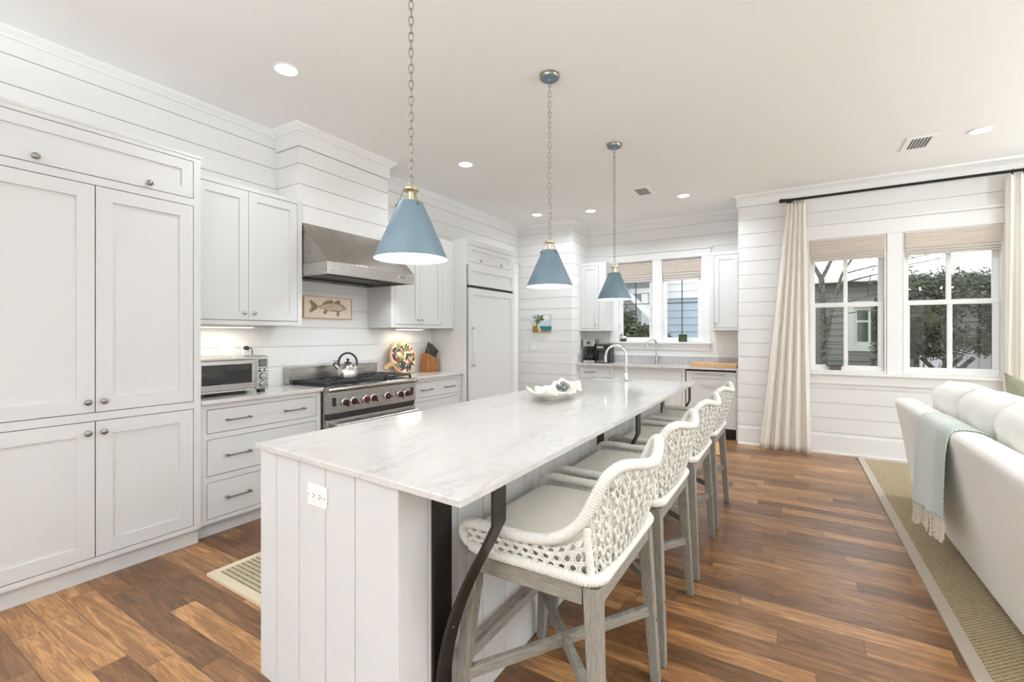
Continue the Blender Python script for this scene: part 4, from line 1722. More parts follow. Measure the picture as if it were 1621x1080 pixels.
def shell(u, v, lift):
    """u along the length, v across; ruffled rim."""
    a = (u - 0.5) * 2
    b = (v - 0.5) * 2
    L, Wd = 0.37, 0.135
    shp = (1 - abs(a) ** 3.2 * 0.55)
    ruff = 0.007 * math.sin(a * 13 + b * 2.0) * abs(b) ** 2 + 0.006 * math.sin(a * 25 + 1.3 + b) * abs(b) ** 3
    x = a * L + 0.012 * b * math.sin(a * 9)
    y = b * Wd * shp + ruff * 1.4 + 0.01 * math.sin(a * 2.2)
    z = 0.014 + 0.045 * abs(b) ** 2.2 * (0.7 + 0.3 * math.sin(a * 10 + 0.6)) + 0.05 * abs(a) ** 4 + ruff + lift
    return (x, y, z)


mb = MB()
mb.grid(lambda u, v: shell(u, v, 0.0), 64, 20)
o = mb.build('shell', plain('oyster_shell', srgb(230, 225, 215), 0.35, spec=0.5, var=0.06, vscale=18, bump=0.3, bscale=40), tr, world=False, smooth=180)
md = o.modifiers.new('thick', 'SOLIDIFY')
md.thickness = 0.006
md.offset = 1
mb = MB()
n_ = 32
mb.lathe([(0.0, 0.0), (0.97, 0.0), (1.0, 0.005), (0.98, 0.012), (0, 0.012)], (0, 0, 0.0004), n_)
mb.v = [(p[0] * 0.19, p[1] * 0.055, p[2]) for p in mb.v]
mb.build('foot', M['outlet'], tr, world=False, smooth=40)
bt = thing('barnacle_shell', 'dark grey barnacle cluster lying in the oyster-shell tray', 'shell', (-1.40, 2.985, ICZ + 0.022))
mb = MB()
rnd = random.Random(4)
for k in range(34):
    a, b_ = rnd.uniform(0, 2 * PI), rnd.uniform(0.0, 1.3)
    d = Vector((math.cos(a) * math.cos(b_) * 1.15, math.sin(a) * math.cos(b_) * 1.35, math.sin(b_)))
    p = Vector((0, 0, 0.022)) + d * 0.034
    q = p + d.normalized() * rnd.uniform(0.010, 0.018)
    r_ = rnd.uniform(0.008, 0.014)
    mb.tube([p - d * 0.006, p, q, q - d.normalized() * 0.008], [r_ * 1.2, r_ * 1.15, r_ * 0.75, r_ * 0.35], 8)
mb.ball((0, 0, 0.027), 0.042, 0.052, 0.027, 14, 10)
t2 = NT('barnacle_grey')
t2.bsdf((0.2, 0.2, 0.2), 0.8)
vv = t2.noise(t2.coords(), 70, 5, 0.7)
t2.l(t2.ramp(vv.outputs[0], [(0.35, srgb(40, 44, 46)), (0.5, srgb(112, 118, 118)), (0.62, srgb(206, 204, 196))]), t2.b.inputs['Base Color'])
mb.build('barnacles', t2.m, bt, world=False, smooth=40)

# ================================================================== PENDANT LAMPS
PXX = -1.357


def chain_mesh(z0, z1):
    mb = MB()
    Ln, Wl, r = 0.040, 0.019, 0.0019
    n = int((z1 - z0) / (Ln - 0.006)) + 1
    step = (z1 - z0 - Ln) / (n - 1)
    for i in range(n):
        zc = z0 + Ln / 2 + i * step
        al = (i % 2) * PI / 2 + 0.5
        pts = []
        hs = Ln / 2 - Wl / 2
        for k in range(12):
            a = 2 * PI * k / 12
            x = (Wl / 2) * math.cos(a)
            z = (Wl / 2) * math.sin(a) + (hs if math.sin(a) >= 0 else -hs)
            pts.append((x * math.cos(al), x * math.sin(al), zc + z))
        mb.tube(pts, r, 6, closed=True)
    return mb


def pendant(y, label):
    t = thing('pendant_lamp', label, 'pendant lamp', (PXX, y, CZ), group='blue pendant lamps over the island')
    zb, zt = 1.655 - CZ, 1.892 - CZ
    mb = MB()
    mb.lathe([(0.065, -0.0005), (0.065, -0.020), (0.060, -0.026), (0.056, -0.026)], n=32)
    cn = mb.build('canopy', M['chain'], t, world=False, smooth=40)
    mb = MB()
    mb.lathe([(0.057, -0.0245), (0.055, -0.029), (0.014, -0.032), (0.012, -0.042), (0, -0.043)], n=32)
    mb.build('canopy_plate', M['shade_blue'], cn, world=False, smooth=40)
    chain_mesh(zt + 0.072, -0.040).build('chain', M['chain'], t, world=False, smooth=60)
    mb = MB()
    mb.lathe([(0.0, 0.058), (0.030, 0.058), (0.033, 0.055), (0.033, 0.049), (0.030, 0.046), (0.0, 0.046)], (0, 0, zt), 24)
    mb.tube([(0, 0, zt + 0.058), (0, 0, zt + 0.068)], 0.007, 10)
    mb.lathe([(0.0135, 0.046), (0.0135, -0.03), (0.02, -0.032), (0.02, -0.07), (0.0, -0.07)], (0, 0, zt), 20)
    mb.build('socket', M['brass'], t, world=False, smooth=40)
    for k in range(3):
        a = 0.5 + 2 * PI * k / 3 + 3.4
        ca, sa = math.cos(a), math.sin(a)
        mb = MB()
        rr = 0.0595
        mb.tube([(0.029 * ca, 0.029 * sa, zt + 0.05), (0.046 * ca, 0.046 * sa, zt + 0.01), (rr * ca, rr * sa, zt - 0.018)], 0.0022, 6)
        mb.tube([(rr * ca - 0.006 * ca, rr * sa - 0.006 * sa, zt - 0.018), (rr * ca + 0.006 * ca, rr * sa + 0.006 * sa, zt - 0.015)], 0.005, 8)
        mb.build('hanger_wire', M['chain'], t, world=False, smooth=60)
    R0, R1 = 0.151, 0.048
    mb = MB()
    mb.lathe([(R0, zb), (R0 + 0.0008, zb + 0.003), (R1 + 0.001, zt - 0.001), (R1, zt), (R1 - 0.003, zt - 0.001), (R1 - 0.003, zt - 0.003)], n=64, cap=False)
    sh = mb.build('lamp_shade', M['shade_blue'], t, world=False, smooth=40)
    mb = MB()
    mb.lathe([(R0, zb), (R0 - 0.0025, zb + 0.0015), (R1 - 0.003, zt - 0.003), (0.022, zt - 0.004)], n=64, cap=False)
    o = mb.build('shade_lining', M['shade_white'], sh, world=False, smooth=40)
    o['label'] = 'glossy white inside of the shade'
    mb = MB()
    mb.ball((0, 0, zt - 0.115), 0.03, 0.03, 0.036, 16, 10)
    mb.build('bulb', M['bulb'], t, world=False, smooth=180)
    l = lamp('bulb_glow', 'POINT', (0, 0, 0), PEND_W, None, LAMP_C, 0.035)
    l.parent = t
    l.location = (0, 0, zt - 0.165)
    return t


pendant(1.415, 'blue-grey cone pendant lamp nearest the camera, over the near end of the island')
pendant(2.695, 'middle blue-grey cone pendant lamp, over the middle of the island')
pendant(3.978, 'farthest blue-grey cone pendant lamp, over the island faucet')

# ================================================================== WOVEN COUNTER STOOLS
def ripple(path, r, amp, pitch, closed=False):
    """finely stepped path with a radius that ripples like wound rope."""
    p = resample(path, pitch / 3.0, closed)
    rs = [r + amp * (0.0, 0.85, 0.85)[i % 3] for i in range(len(p))]
    return p, rs


def stool(label, x, y, rz=0.0):
    t = thing('counter_stool', label, 'stool', (x, y, 0), rz, 'woven counter stools along the island')
    W = 0.288
    XF, XR = -0.222, 0.236
    ZS = 0.626
    # legs
    legs = [((0.212, 0.262), (0.248, 0.298)), ((0.212, -0.262), (0.248, -0.298)), ((-0.198, 0.262), (-0.252, 0.300)), ((-0.198, -0.262), (-0.252, -0.300))]

    def on_leg(k, z):
        (a, b) = legs[k]
        f = z / (ZS - 0.003)
        return Vector((b[0] + (a[0] - b[0]) * f, b[1] + (a[1] - b[1]) * f, z))
    for k in range(4):
        mb = MB()
        a, b = on_leg(k, ZS - 0.004), on_leg(k, 0.0)
        # square section kept upright
        vs = []
        for c, w in ((b, 0.017), (a, 0.0245)):
            for i, j in ((-1, -1), (1, -1), (1, 1), (-1, 1)):
                vs.append((c.x + i * w, c.y + j * w, c.z))
        mb.add(vs, [(3, 2, 1, 0), (4, 5, 6, 7), (0, 1, 5, 4), (1, 2, 6, 5), (2, 3, 7, 6), (3, 0, 4, 7)])
        lg = mb.build('leg', M['grey_wood_v'], t, world=False, bevel=0.004)
        if k in (0, 1):
            mb = MB()
            sgn = 1 if k == 0 else -1
            c = on_leg(k, 0.25)
            mb.lathe([(0.006, 0), (0.006, 0.0015), (0, 0.002)], (c.x + 0.0205, c.y, c.z), 12, 'x')
            mb.build('bolt_cap', M['brass'], lg, world=False)
    # apron
    mb = MB()
    for sy in (-1, 1):
        mb.box(XF + 0.05, XR - 0.05, sy * 0.262 - 0.0125, sy * 0.262 + 0.0235 * 1, 0.568, ZS - 0.002) if sy > 0 else mb.box(XF + 0.05, XR - 0.05, -0.2855, -0.2495, 0.568, ZS - 0.002)
    mb.box(0.200, 0.2355, -0.24, 0.24, 0.568, ZS - 0.002)
    mb.box(-0.2215, -0.19, -0.24, 0.24, 0.568, ZS - 0.002)
    mb.box(XF + 0.03, XR - 0.03, -0.25, 0.25, ZS - 0.014, ZS - 0.0025)
    mb.build('seat_frame', M['grey_wood_h'], t, world=False, bevel=0.004)
    # crossing stretchers and the front rail
    for a, b, z in ((2, 1, 0.245), (3, 0, 0.245)):
        mb = MB()
        p, q = on_leg(a, 0.215), on_leg(b, 0.285)
        if a == 2:
            p.z -= 0.0
        mb.bar(p, q, 0.026, 0.036)
        mb.build('stretcher', M['grey_wood_h'], t, world=False, bevel=0.003)
    mb = MB()
    mb.bar(on_leg(2, 0.27), on_leg(3, 0.27), 0.024, 0.036)
    mb.build('front_rail', M['grey_wood_h'], t, world=False, bevel=0.003)
    # wound rope bundle round the seat
    rr = 0.05
    loop = []
    for cx_, cy_, a0 in ((XR - rr, W - rr, 0), (XF + rr, W - rr, PI / 2), (XF + rr, -W + rr, PI), (XR - rr, -W + rr, 1.5 * PI)):
        for k in range(7):
            a = a0 + (PI / 2) * k / 6
            loop.append((cx_ + rr * math.cos(a), cy_ + rr * math.sin(a), ZS + 0.018))
    p, rs_ = ripple(loop, 0.0158, 0.0032, 0.0092, True)
    mb = MB()
    mb.tube(p, rs_, 9, closed=True)
    mb.build('rope_seat_rim', M['rope'], t, world=False, smooth=180)
    # arm and back rim
    half = [(-0.222, 0.272, 0.648), (-0.236, 0.280, 0.672), (-0.236, 0.285, 0.700), (-0.215, 0.287, 0.719), (-0.17, 0.288, 0.724), (-0.08, 0.288, 0.722), (0.01, 0.288, 0.723),
            (0.085, 0.288, 0.736), (0.142, 0.286, 0.764), (0.184, 0.280, 0.806), (0.212, 0.270, 0.858), (0.234, 0.262, 0.907), (0.256, 0.246, 0.943), (0.279, 0.205, 0.959), (0.297, 0.14, 0.951), (0.311, 0.07, 0.938)]
    pts = half + [(0.317, 0.0, 0.932)] + [(a, -b, c) for a, b, c in half[::-1]]
    rim = catmull(pts, 8)
    p, rs_ = ripple(rim, 0.0156, 0.0028, 0.0088)
    mb = MB()
    mb.tube(p, rs_, 10)
    mb.build('rope_arm_rim', M['rope'], t, world=False, smooth=180)
    # corner posts
    for sy in (-1, 1):
        mb = MB()
        p, rs_ = ripple([(0.212, sy * 0.276, ZS + 0.015), (0.198, sy * 0.281, 0.79)], 0.0105, 0.0024, 0.0086)
        mb.tube(p, rs_, 9)
        mb.build('corner_post', M['rope'], t, world=False, smooth=180)
    # back: rows of knotted rope between the seat rim and the top rim
    top = [q for q in rim if q.x > 0.188 and q.z > 0.79]
    top = resample(top, 0.004)

    def bsurf(s, h, out=0.0):
        q = top[min(len(top) - 1, max(0, int(round(s * (len(top) - 1)))))]
        yb2 = 0.268 - 0.536 * s
        b = Vector((0.236 - 0.03 * abs(2 * s - 1) ** 6, yb2, ZS + 0.022))
        w = b.lerp(q, h)
        w.x += 0.008 * math.sin(PI * h) + out
        return w
    mb = MB()
    rows, cols = 10, 15
    for r in range(rows):
        h0 = (r + 0.55) / (rows + 0.1)
        dh = 0.62 / rows
        for ph in (0, 1):
            path = []
            for c in range(cols * 2 + 1):
                sg = 1 if (c + ph + r) % 2 else -1
                path.append(bsurf(0.02 + 0.96 * c / (cols * 2), min(0.99, max(0.01, h0 + sg * dh)), 0.0045 * (1 if (c // 2 + ph) % 2 else -1)))
            mb.tube(resample(path, 0.009), 0.0034, 5)
        for c in range(cols):
            q = bsurf(0.02 + 0.96 * (c + (0.5 if r % 2 else 0.25)) / cols, h0, 0.004)
            q2 = bsurf(0.02 + 0.96 * (c + (0.5 if r % 2 else 0.25) + 0.12) / cols, min(1, h0 + dh * 1.5), 0.006)
            mb.tube([q, q.lerp(q2, 0.5) + Vector((0.003, 0, 0)), q2], [0.004, 0.0054, 0.004], 6)
    for c in range(cols * 2):
        s = 0.02 + 0.96 * (c + 0.5) / (cols * 2)
        mb.tube([bsurf(s, -0.06, 0.004), bsurf(s, 0.05, 0.007)], 0.0042, 5)
    for sy in (0, 1):
        for k in range(5):
            h = 0.12 + 0.17 * k
            e = bsurf(0.03 if sy == 0 else 0.97, h)
            sgn = 1 if sy == 0 else -1
            tpost = (h * 0.8)
            e2 = Vector((0.205, sgn * 0.279, ZS + 0.02 + 0.15 * min(1, tpost)))
            mb.tube([e, e2], 0.0034, 5)
    mb.build('woven_back', M['rope'], t, world=False, smooth=180)
    # sides: cane lattice of crossing ropes
    for sy in (-1, 1):
        mb = MB()

        def ss(u, h, out=0.0):
            xx = -0.222 + 0.42 * u
            zt_ = 0.712 + 0.055 * max(0.0, (u - 0.72) / 0.28) ** 1.6
            return Vector((xx, sy * (0.286 + out), (ZS + 0.026) * (1 - h) + zt_ * h))
        n = 12
        for k in range(-3, n + 1):
            for dr in (0, 1):
                for off in (0.0, 0.22):
                    a, b = (k + off) / n, (k + off + 1.55) / n
                    if dr:
                        a, b = b, a
                    path = []
                    for q in range(7):
                        u = a + (b - a) * q / 6
                        if 0.01 <= u <= 0.99:
                            path.append(ss(u, q / 6, (0.004 if (q + dr) % 2 else -0.003)))
                    if len(path) > 1:
                        mb.tube(path, 0.0034, 5)
        for h in (0.30, 0.36, 0.66, 0.72):
            mb.tube([ss(u / 24, h, 0.003 * (1 if u % 2 else -1)) for u in range(25)], 0.0034, 5)
        mb.build('woven_side', M['rope'], t, world=False, smooth=180)
    # seat cushion
    mb = MB()

    def cush(u, v, side):
        a, b = 2 * u - 1, 2 * v - 1
        ex, ey = 0.222 * (1 - 0.02 * b * b), 0.262 * (1 - 0.02 * a * a)
        f = (1 - abs(a) ** 5) * (1 - abs(b) ** 5)
        f = max(f, 0.0) ** 0.5
        xx, yy = a * ex - 0.005, b * ey
        z = 0.668 + side * 0.024 + (0.038 if side > 0 else 0.0) * 0 + side * 0.022 * f
        if side > 0:
            z += 0.012 * (1 - a * a) * (1 - b * b)
        return (xx, yy, z)
    mb.grid(lambda u, v: cush(u, v, 1), 20, 20)
    mb.grid(lambda u, v: cush(u, v, -1), 20, 20, flip=True)
    for fn in ((lambda u, v: (cush(u, 0, -1 + 2 * v))), (lambda u, v: (cush(1, u, -1 + 2 * v))), (lambda u, v: (cush(1 - u, 1, -1 + 2 * v))), (lambda u, v: (cush(0, 1 - u, -1 + 2 * v)))):
        mb.grid(fn, 20, 1)
    o = mb.build('seat_cushion', M['cushion'], t, world=False, smooth=180)
    bmq = bmesh.new()
    bmq.from_mesh(o.data)
    bmesh.ops.remove_doubles(bmq, verts=bmq.verts, dist=1e-4)
    bmesh.ops.recalc_face_normals(bmq, faces=bmq.faces)
    bmq.to_mesh(o.data)
    bmq.free()
    return t


SX = -0.698
st = stool('woven rope counter stool nearest the camera, at the near end of the island', SX, 1.505)
for lb, y, rz in (('second woven rope counter stool from the near end of the island', 2.205, 0.0), ('third woven rope counter stool from the near end of the island', 2.972, 0.0),
                  ('woven rope counter stool farthest from the camera, by the dishwasher', 3.742, 0.0)):
    c = copy_tree(st)
    c.location = (SX, y, 0)
    c.rotation_euler = (0, 0, rz)
    c['label'] = lb

# ================================================================== SINK ALCOVE
AF = 6.44           # face of the base cabinets (facing -y)
t = thing('sink_cabinet', 'white base cabinet run under the alcove countertop with a drawer and sink doors', 'cabinet', (-2.0, 6.65, 0))
holes = [(-2.862, -2.262, 0.69, 0.853), (-2.862, -2.262, 0.128, 0.65), (-2.225, -1.262, 0.69, 0.853), (-2.225, -1.262, 0.128, 0.65)]
holes = [(max(h[0], PX + 0.05), h[1], h[2], h[3]) for h in holes]
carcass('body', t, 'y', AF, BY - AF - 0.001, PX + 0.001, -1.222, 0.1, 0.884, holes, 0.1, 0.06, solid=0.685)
d = slab_front('drawer', t, 'y', AF, holes[0][0] + G, holes[0][1] - G, holes[0][2] + G, holes[0][3] - G)
pull(d, 'y', AF, -2.57, 0.785, 0.16)
slab_front('false_front', t, 'y', AF, holes[2][0] + G, holes[2][1] - G, holes[2][2] + G, holes[2][3] - G)
d = shaker('door', t, 'y', AF, holes[1][0] + G, holes[1][1] - G, 0.128 + G, 0.65 - G)
knob(d, 'y', AF, -2.30, 0.6, M['nickel'], 0.0135)
for a, b, kx in ((-2.225, -1.745, -1.78), (-1.742, -1.262, -1.707)):
    d = shaker('door', t, 'y', AF, a + G, b - G, 0.128 + G, 0.65 - G)
    knob(d, 'y', AF, kx, 0.6, M['nickel'], 0.0135)
# dishwasher with a matching front
t = thing('dishwasher', 'dishwasher with white shaker front and steel bar handle under the alcove countertop', 'dishwasher', (-0.91, 6.65, 0))
mb = MB()
mb.box(-1.219, -0.6095, AF + 0.02, BY - 0.02, 0.10, 0.868)
mb.box(-1.215, -0.6105, AF + 0.09, BY - 0.02, 0.0, 0.10)
mb.build('body', M['black'], t)
d = shaker('door', t, 'y', AF - 0.004, -1.207, -0.6095, 0.135, 0.858, 0.075)
mb = MB()
for x in (-1.07, -0.74):
    mb.bar((x, AF - 0.005, 0.836), (x, AF - 0.034, 0.836), 0.014, 0.014)
mb.bar((-1.085, AF - 0.036, 0.836), (-0.725, AF - 0.036, 0.836), 0.012, 0.018)
mb.build('handle', M['steel_plain'], d, bevel=0.002)
t = thing('filler_panel', 'narrow white filler panel between dishwasher and wall end', 'panel', (-0.59, 6.6, 0))
mb = MB()
mb.box(-0.607, WX - 0.0015, AF, BY - 0.02, 0.0, 0.884)
mb.build('panel', M['cab'], t)

# countertop with sink cut-out and upstand
t = thing('countertop', 'grey-white marble countertop with low upstand under the sink windows', 'countertop', (-1.68, 6.65, 0.8845))
mb = MB()
ou = [(PX + 0.001, AF - 0.025), (WX - 0.001, AF - 0.025), (WX - 0.001, BY - 0.001), (PX + 0.001, BY - 0.001)]
inn = [(-2.08, 6.50), (-1.36, 6.50), (-1.36, 6.72), (-2.08, 6.72)]
za, zb_ = 0.8845, 0.914
vs = [(p[0], p[1], zb_) for p in ou + inn] + [(p[0], p[1], za) for p in ou + inn]
fs = []
for k in range(4):
    l = (k + 1) % 4
    fs += [(k, l, 4 + l, 4 + k), (8 + l, 8 + k, 12 + k, 12 + l), (8 + k, 8 + l, l, k), (12 + l, 12 + k, 4 + k, 4 + l)]
mb.add(vs, fs)
mb.build('slab', M['marble'], t, bevel=0.003)
mb = MB()
mb.box(PX + 0.022, WX - 0.022, BY - 0.021, BY - 0.001, 0.9142, 1.032)
mb.box(PX + 0.001, PX + 0.021, AF + 0.02, BY - 0.001, 0.9142, 1.032)
mb.box(WX - 0.021, WX - 0.001, AF + 0.02, BY - 0.001, 0.9142, 1.032)
mb.build('upstand', M['marble_grey'], t, bevel=0.002)
t = thing('kitchen_sink', 'stainless undermount sink below the alcove windows', 'sink', (-1.72, 6.61, 0.70))
mb = MB()
o4 = [(-2.085, 6.495), (-1.355, 6.495), (-1.355, 6.725), (-2.085, 6.725)]
i4 = [(-2.07, 6.51), (-1.37, 6.51), (-1.37, 6.71), (-2.07, 6.71)]
vs = [(p[0], p[1], 0.884) for p in o4] + [(p[0], p[1], 0.884) for p in i4] + [(p[0], p[1], 0.70) for p in i4] + [(p[0], p[1], 0.692) for p in o4]
fs = []
for k in range(4):
    l = (k + 1) % 4
    fs += [(k, l, 4 + l, 4 + k), (4 + k, 4 + l, 8 + l, 8 + k), (12 + k, 12 + l, l, k)]
fs += [(8, 9, 10, 11), (15, 14, 13, 12)]
mb.add(vs, fs)
mb.build('basin', M['steel_plain'], t)
mb = MB()
mb.lathe([(0.04, 0), (0.035, 0.003), (0, 0.002)], (-1.72, 6.61, 0.7003), 20)
mb.build('drain', M['chrome'], t)
faucet('sink_faucet', 'brushed steel gooseneck faucet under the alcove windows', -1.68, 6.775, 0.914, -0.75, -0.65, 0.36, 0.15, 0.0125, (0.95, -0.25, 0, 0.055), M['steel_plain'])

# wall cabinets of the alcove
UA = 6.55
for lb, u0, u1, d0, d1, kx in (('white single-door wall cabinet above the coffee makers', PX + 0.001, -2.362, PX + 0.03, -2.475, -2.53),
                               ('white single-door wall cabinet right of the sink windows', -0.925, WX - 0.0015, -0.885, -0.595, -0.862)):
    t = thing('wall_cabinet', lb, 'cabinet', ((u0 + u1) / 2, 6.72, 1.397), group='single-door wall cabinets of the sink alcove')
    hole = (d0, d1, 1.428, 2.385)
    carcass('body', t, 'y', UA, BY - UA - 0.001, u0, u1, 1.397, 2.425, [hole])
    d = shaker('door', t, 'y', UA, d0 + G, d1 - G, hole[2] + G, hole[3] - G, 0.058)
    knob(d, 'y', UA, kx, 1.488, M['nickel'], 0.0135)

# coffee makers
t = thing('coffee_maker', 'black and steel drip coffee maker with a glass pot on the alcove countertop', 'coffee maker', (-2.655, 6.66, 0.914))
mb = MB()
mb.box(-2.735, -2.555, 6.58, 6.78, 0.9143, 0.955)
mb.box(-2.735, -2.555, 6.68, 6.78, 0.955, 1.16)
mb.build('body', M['black'], t, bevel=0.008)
mb = MB()
mb.box(-2.737, -2.553, 6.56, 6.782, 1.16, 1.278)
hd_ = mb.build('head', M['steel'], t, bevel=0.008)
mb = MB()
mb.box(-2.672, -2.618, 6.557, 6.5598, 1.195, 1.235)
mb.build('display', M['oven_glass'], hd_)
mb = MB()
mb.box(-2.737, -2.553, 6.575, 6.5798, 0.918, 0.950)
mb.build('steel_band', M['steel_plain'], t)
mb = MB()
mb.lathe([(0.052, 0.956), (0.068, 0.975), (0.07, 1.02), (0.056, 1.075), (0.045, 1.09), (0.046, 1.10)], (-2.645, 6.63, 0), 28, cap=False)
pot = mb.build('glass_pot', M['glass_clear'], t, smooth=60)
mb = MB()
mb.lathe([(0, 0.9575), (0.05, 0.9575), (0.066, 0.976), (0.0675, 1.0), (0, 1.0)], (-2.645, 6.63, 0), 28)
mb.build('coffee', plain('dark_coffee', (0.012, 0.006, 0.003), 0.1), pot, smooth=40)
mb = MB()
mb.lathe([(0.047, 1.095), (0.05, 1.11), (0.03, 1.12), (0, 1.122)], (-2.645, 6.63, 0), 24)
mb.tube(catmull([(-2.68, 6.585, 1.10), (-2.705, 6.555, 1.10), (-2.712, 6.548, 1.05), (-2.70, 6.56, 1.0), (-2.685, 6.575, 0.985)], 5), 0.009, 8)
mb.build('pot_handle', M['black'], pot, smooth=60)
t = thing('capsule_coffee_machine', 'compact black single-cup coffee machine beside the drip coffee maker', 'coffee maker', (-2.44, 6.66, 0.914))
mb = MB()
mb.box(-2.53, -2.355, 6.57, 6.80, 0.9143, 0.94)
mb.box(-2.53, -2.355, 6.66, 6.80, 0.94, 1.20)
mb.build('body', M['charcoal'], t, bevel=0.01)
mb = MB()
mb.box(-2.528, -2.40, 6.575, 6.66, 1.08, 1.195)
mb.build('brew_head', M['black'], t, bevel=0.012)
mb = MB()
mb.box(-2.515, -2.415, 6.572, 6.575, 1.135, 1.165)
mb.build('steel_trim', M['steel_plain'], t)
mb = MB()
mb.box(-2.353, -2.325, 6.64, 6.80, 0.9143, 1.19)
mb.build('water_tank', M['black'], t, bevel=0.008)
mb = MB()
mb.box(-2.52, -2.41, 6.578, 6.655, 0.9402, 0.95)
mb.build('drip_tray', M['steel_dark'], t)

t = thing('cutting_board', 'thick pale wooden cutting board lying over the dishwasher', 'cutting board', (-0.86, 6.58, 0.914))
mb = MB()
mb.box(-1.155, -0.60, 6.435, 6.74, 0.9143, 0.964)
mb.build('board', M['board_wood'], t, bevel=0.006)

plate('wall_switch', 'white rocker switch plate on the shiplap right of the sink windows', 'y', BY, -0.845, 1.185, 0.085, 0.115, 'rocker')
plate('wall_socket', 'white socket right of the switch plate beside the sink windows', 'y', BY, -0.69, 1.185, 0.072, 0.115, 'duplex')
plate('wall_switch', 'white switch plate below the beach picture', 'y', PY, -3.435, 1.145, 0.115, 0.085, 'rocker')
plate('wall_socket', 'white socket on the pier side wall by the coffee makers', 'x', PX, 6.6, 1.22, 0.072, 0.115, 'duplex')

# beach picture on the pier
t = thing('beach_picture', 'small square unframed beach picture with a palm on the shiplap pier', 'picture', (-3.283, PY, 1.513))
bx0, bx1, bz0, bz1 = -3.447, -3.12, 1.37, 1.657
mb = MB()
mb.box(bx0, bx1, PY - 0.02, PY - 0.0005, bz0, bz1)
mb.build('canvas', plain('pale_sky_paint', srgb(196, 208, 210), 0.8, var=0.12, vscale=14), t)


def art(name, pts, col, h, var=0.25):
    m_ = MB()
    P = [(bx0 + (bx1 - bx0) * p[0], bz0 + (bz1 - bz0) * p[1]) for p in pts]
    m_.extrude(P, 'y', PY - 0.0204 - h, PY - 0.02 - h + 0.0003)
    m_.build(name, plain('paint_' + name, col, 0.8, var=var, vscale=40), t)


art('sea', [(0.32, 0.06), (1, 0.1), (1, 0.34), (0.42, 0.36)], srgb(38, 128, 132), 0.0002)
art('sand', [(0, 0), (1, 0), (1, 0.1), (0.5, 0.12), (0.36, 0.3), (0.2, 0.42), (0, 0.46)], srgb(214, 186, 150), 0.0004)
art('cloud', [(0.5, 0.7), (0.62, 0.62), (0.8, 0.66), (0.92, 0.78), (0.86, 0.94), (0.68, 0.97), (0.55, 0.86)], srgb(238, 238, 236), 0.0002)
art('trunk', [(0.12, 0.05), (0.2, 0.05), (0.26, 0.4), (0.36, 0.72), (0.31, 0.73), (0.2, 0.42)], srgb(120, 92, 60), 0.0007)
for k, (dx, dz) in enumerate(((-0.32, 0.1), (-0.25, -0.16), (0.05, -0.26), (0.3, -0.06), (0.26, 0.16), (-0.05, 0.24), (-0.15, -0.28))):
    c0 = (0.34, 0.74)
    nx_, nz_ = -dz * 0.22, dx * 0.22
    art('frond', [c0, (c0[0] + dx * .5 + nx_, min(.98, c0[1] + dz * .5 + nz_ + 0.05)), (max(0.01, c0[0] + dx), min(0.98, c0[1] + dz)), (c0[0] + dx * .5 - nx_, c0[1] + dz * .5 - nz_)],
        srgb(78, 92, 58) if k % 2 else srgb(112, 110, 78), 0.0009 + 0.0001 * k, 0.4)
art('shrub', [(0, 0.02), (0.3, 0.02), (0.34, 0.12), (0.24, 0.3), (0.1, 0.36), (0, 0.34)], srgb(150, 124, 66), 0.0010, 0.5)
art('shadow_sand', [(0.4, 0.02), (0.95, 0.02), (0.9, 0.1), (0.5, 0.14)], srgb(150, 108, 84), 0.0008, 0.3)

# things on the window sill over the sink
t = thing('candle_jar', 'small clear glass jar with paper strips on the sill of the left sink window', 'jar', (-2.20, BY - 0.015, 1.2362))
mb = MB()
mb.lathe([(0, 0.0), (0.043, 0.0), (0.047, 0.005), (0.047, 0.095), (0.038, 0.11), (0.038, 0.122)], n=24, cap=False)
mb.build('glass', M['glass_clear'], t, world=False, smooth=40)
mb = MB()
mb.lathe([(0, 0.003), (0.042, 0.003), (0.042, 0.035), (0, 0.036)], n=24)
mb.build('filling', M['charcoal'], t, world=False, smooth=40)
mb = MB()
mb.lathe([(0.048, 0.055), (0.048, 0.082)], n=24, cap=False)
mb.build('paper_band', M['paper'], t, world=False, smooth=40)
t = thing('plant_cube', 'small square block of dark green leaves on the sill of the right sink window', 'plant', (-1.335, BY - 0.015, 1.2362))
mb = MB()
mb.box(-0.055, 0.055, -0.018, 0.018, 0.0004, 0.108)
mb.build('block', plain('dark_green_block', srgb(48, 70, 40), 0.5, var=0.5, vscale=60), t, world=False, bevel=0.003)
mb = MB()
rnd = random.Random(2)
for k in range(12):
    a, x_, z_ = rnd.uniform(0, 2 * PI), rnd.uniform(-0.03, 0.03), rnd.uniform(0.02, 0.09)
    L, w_ = 0.028, 0.011
    ca, sa = math.cos(a), math.sin(a)
    vs = [(x_ + (p * ca - q * sa), -0.0185 - r_, z_ + (p * sa + q * ca)) for p, q, r_ in ((-L / 2, 0, 0.0), (0, w_ / 2, 0.004), (L / 2, 0, 0.001), (0, -w_ / 2, 0.004))]
    mb.add(vs, [(0, 1, 2, 3)])
mb.build('leaves', plain('leaf_green', srgb(88, 112, 62), 0.5, var=0.3), t, world=False)

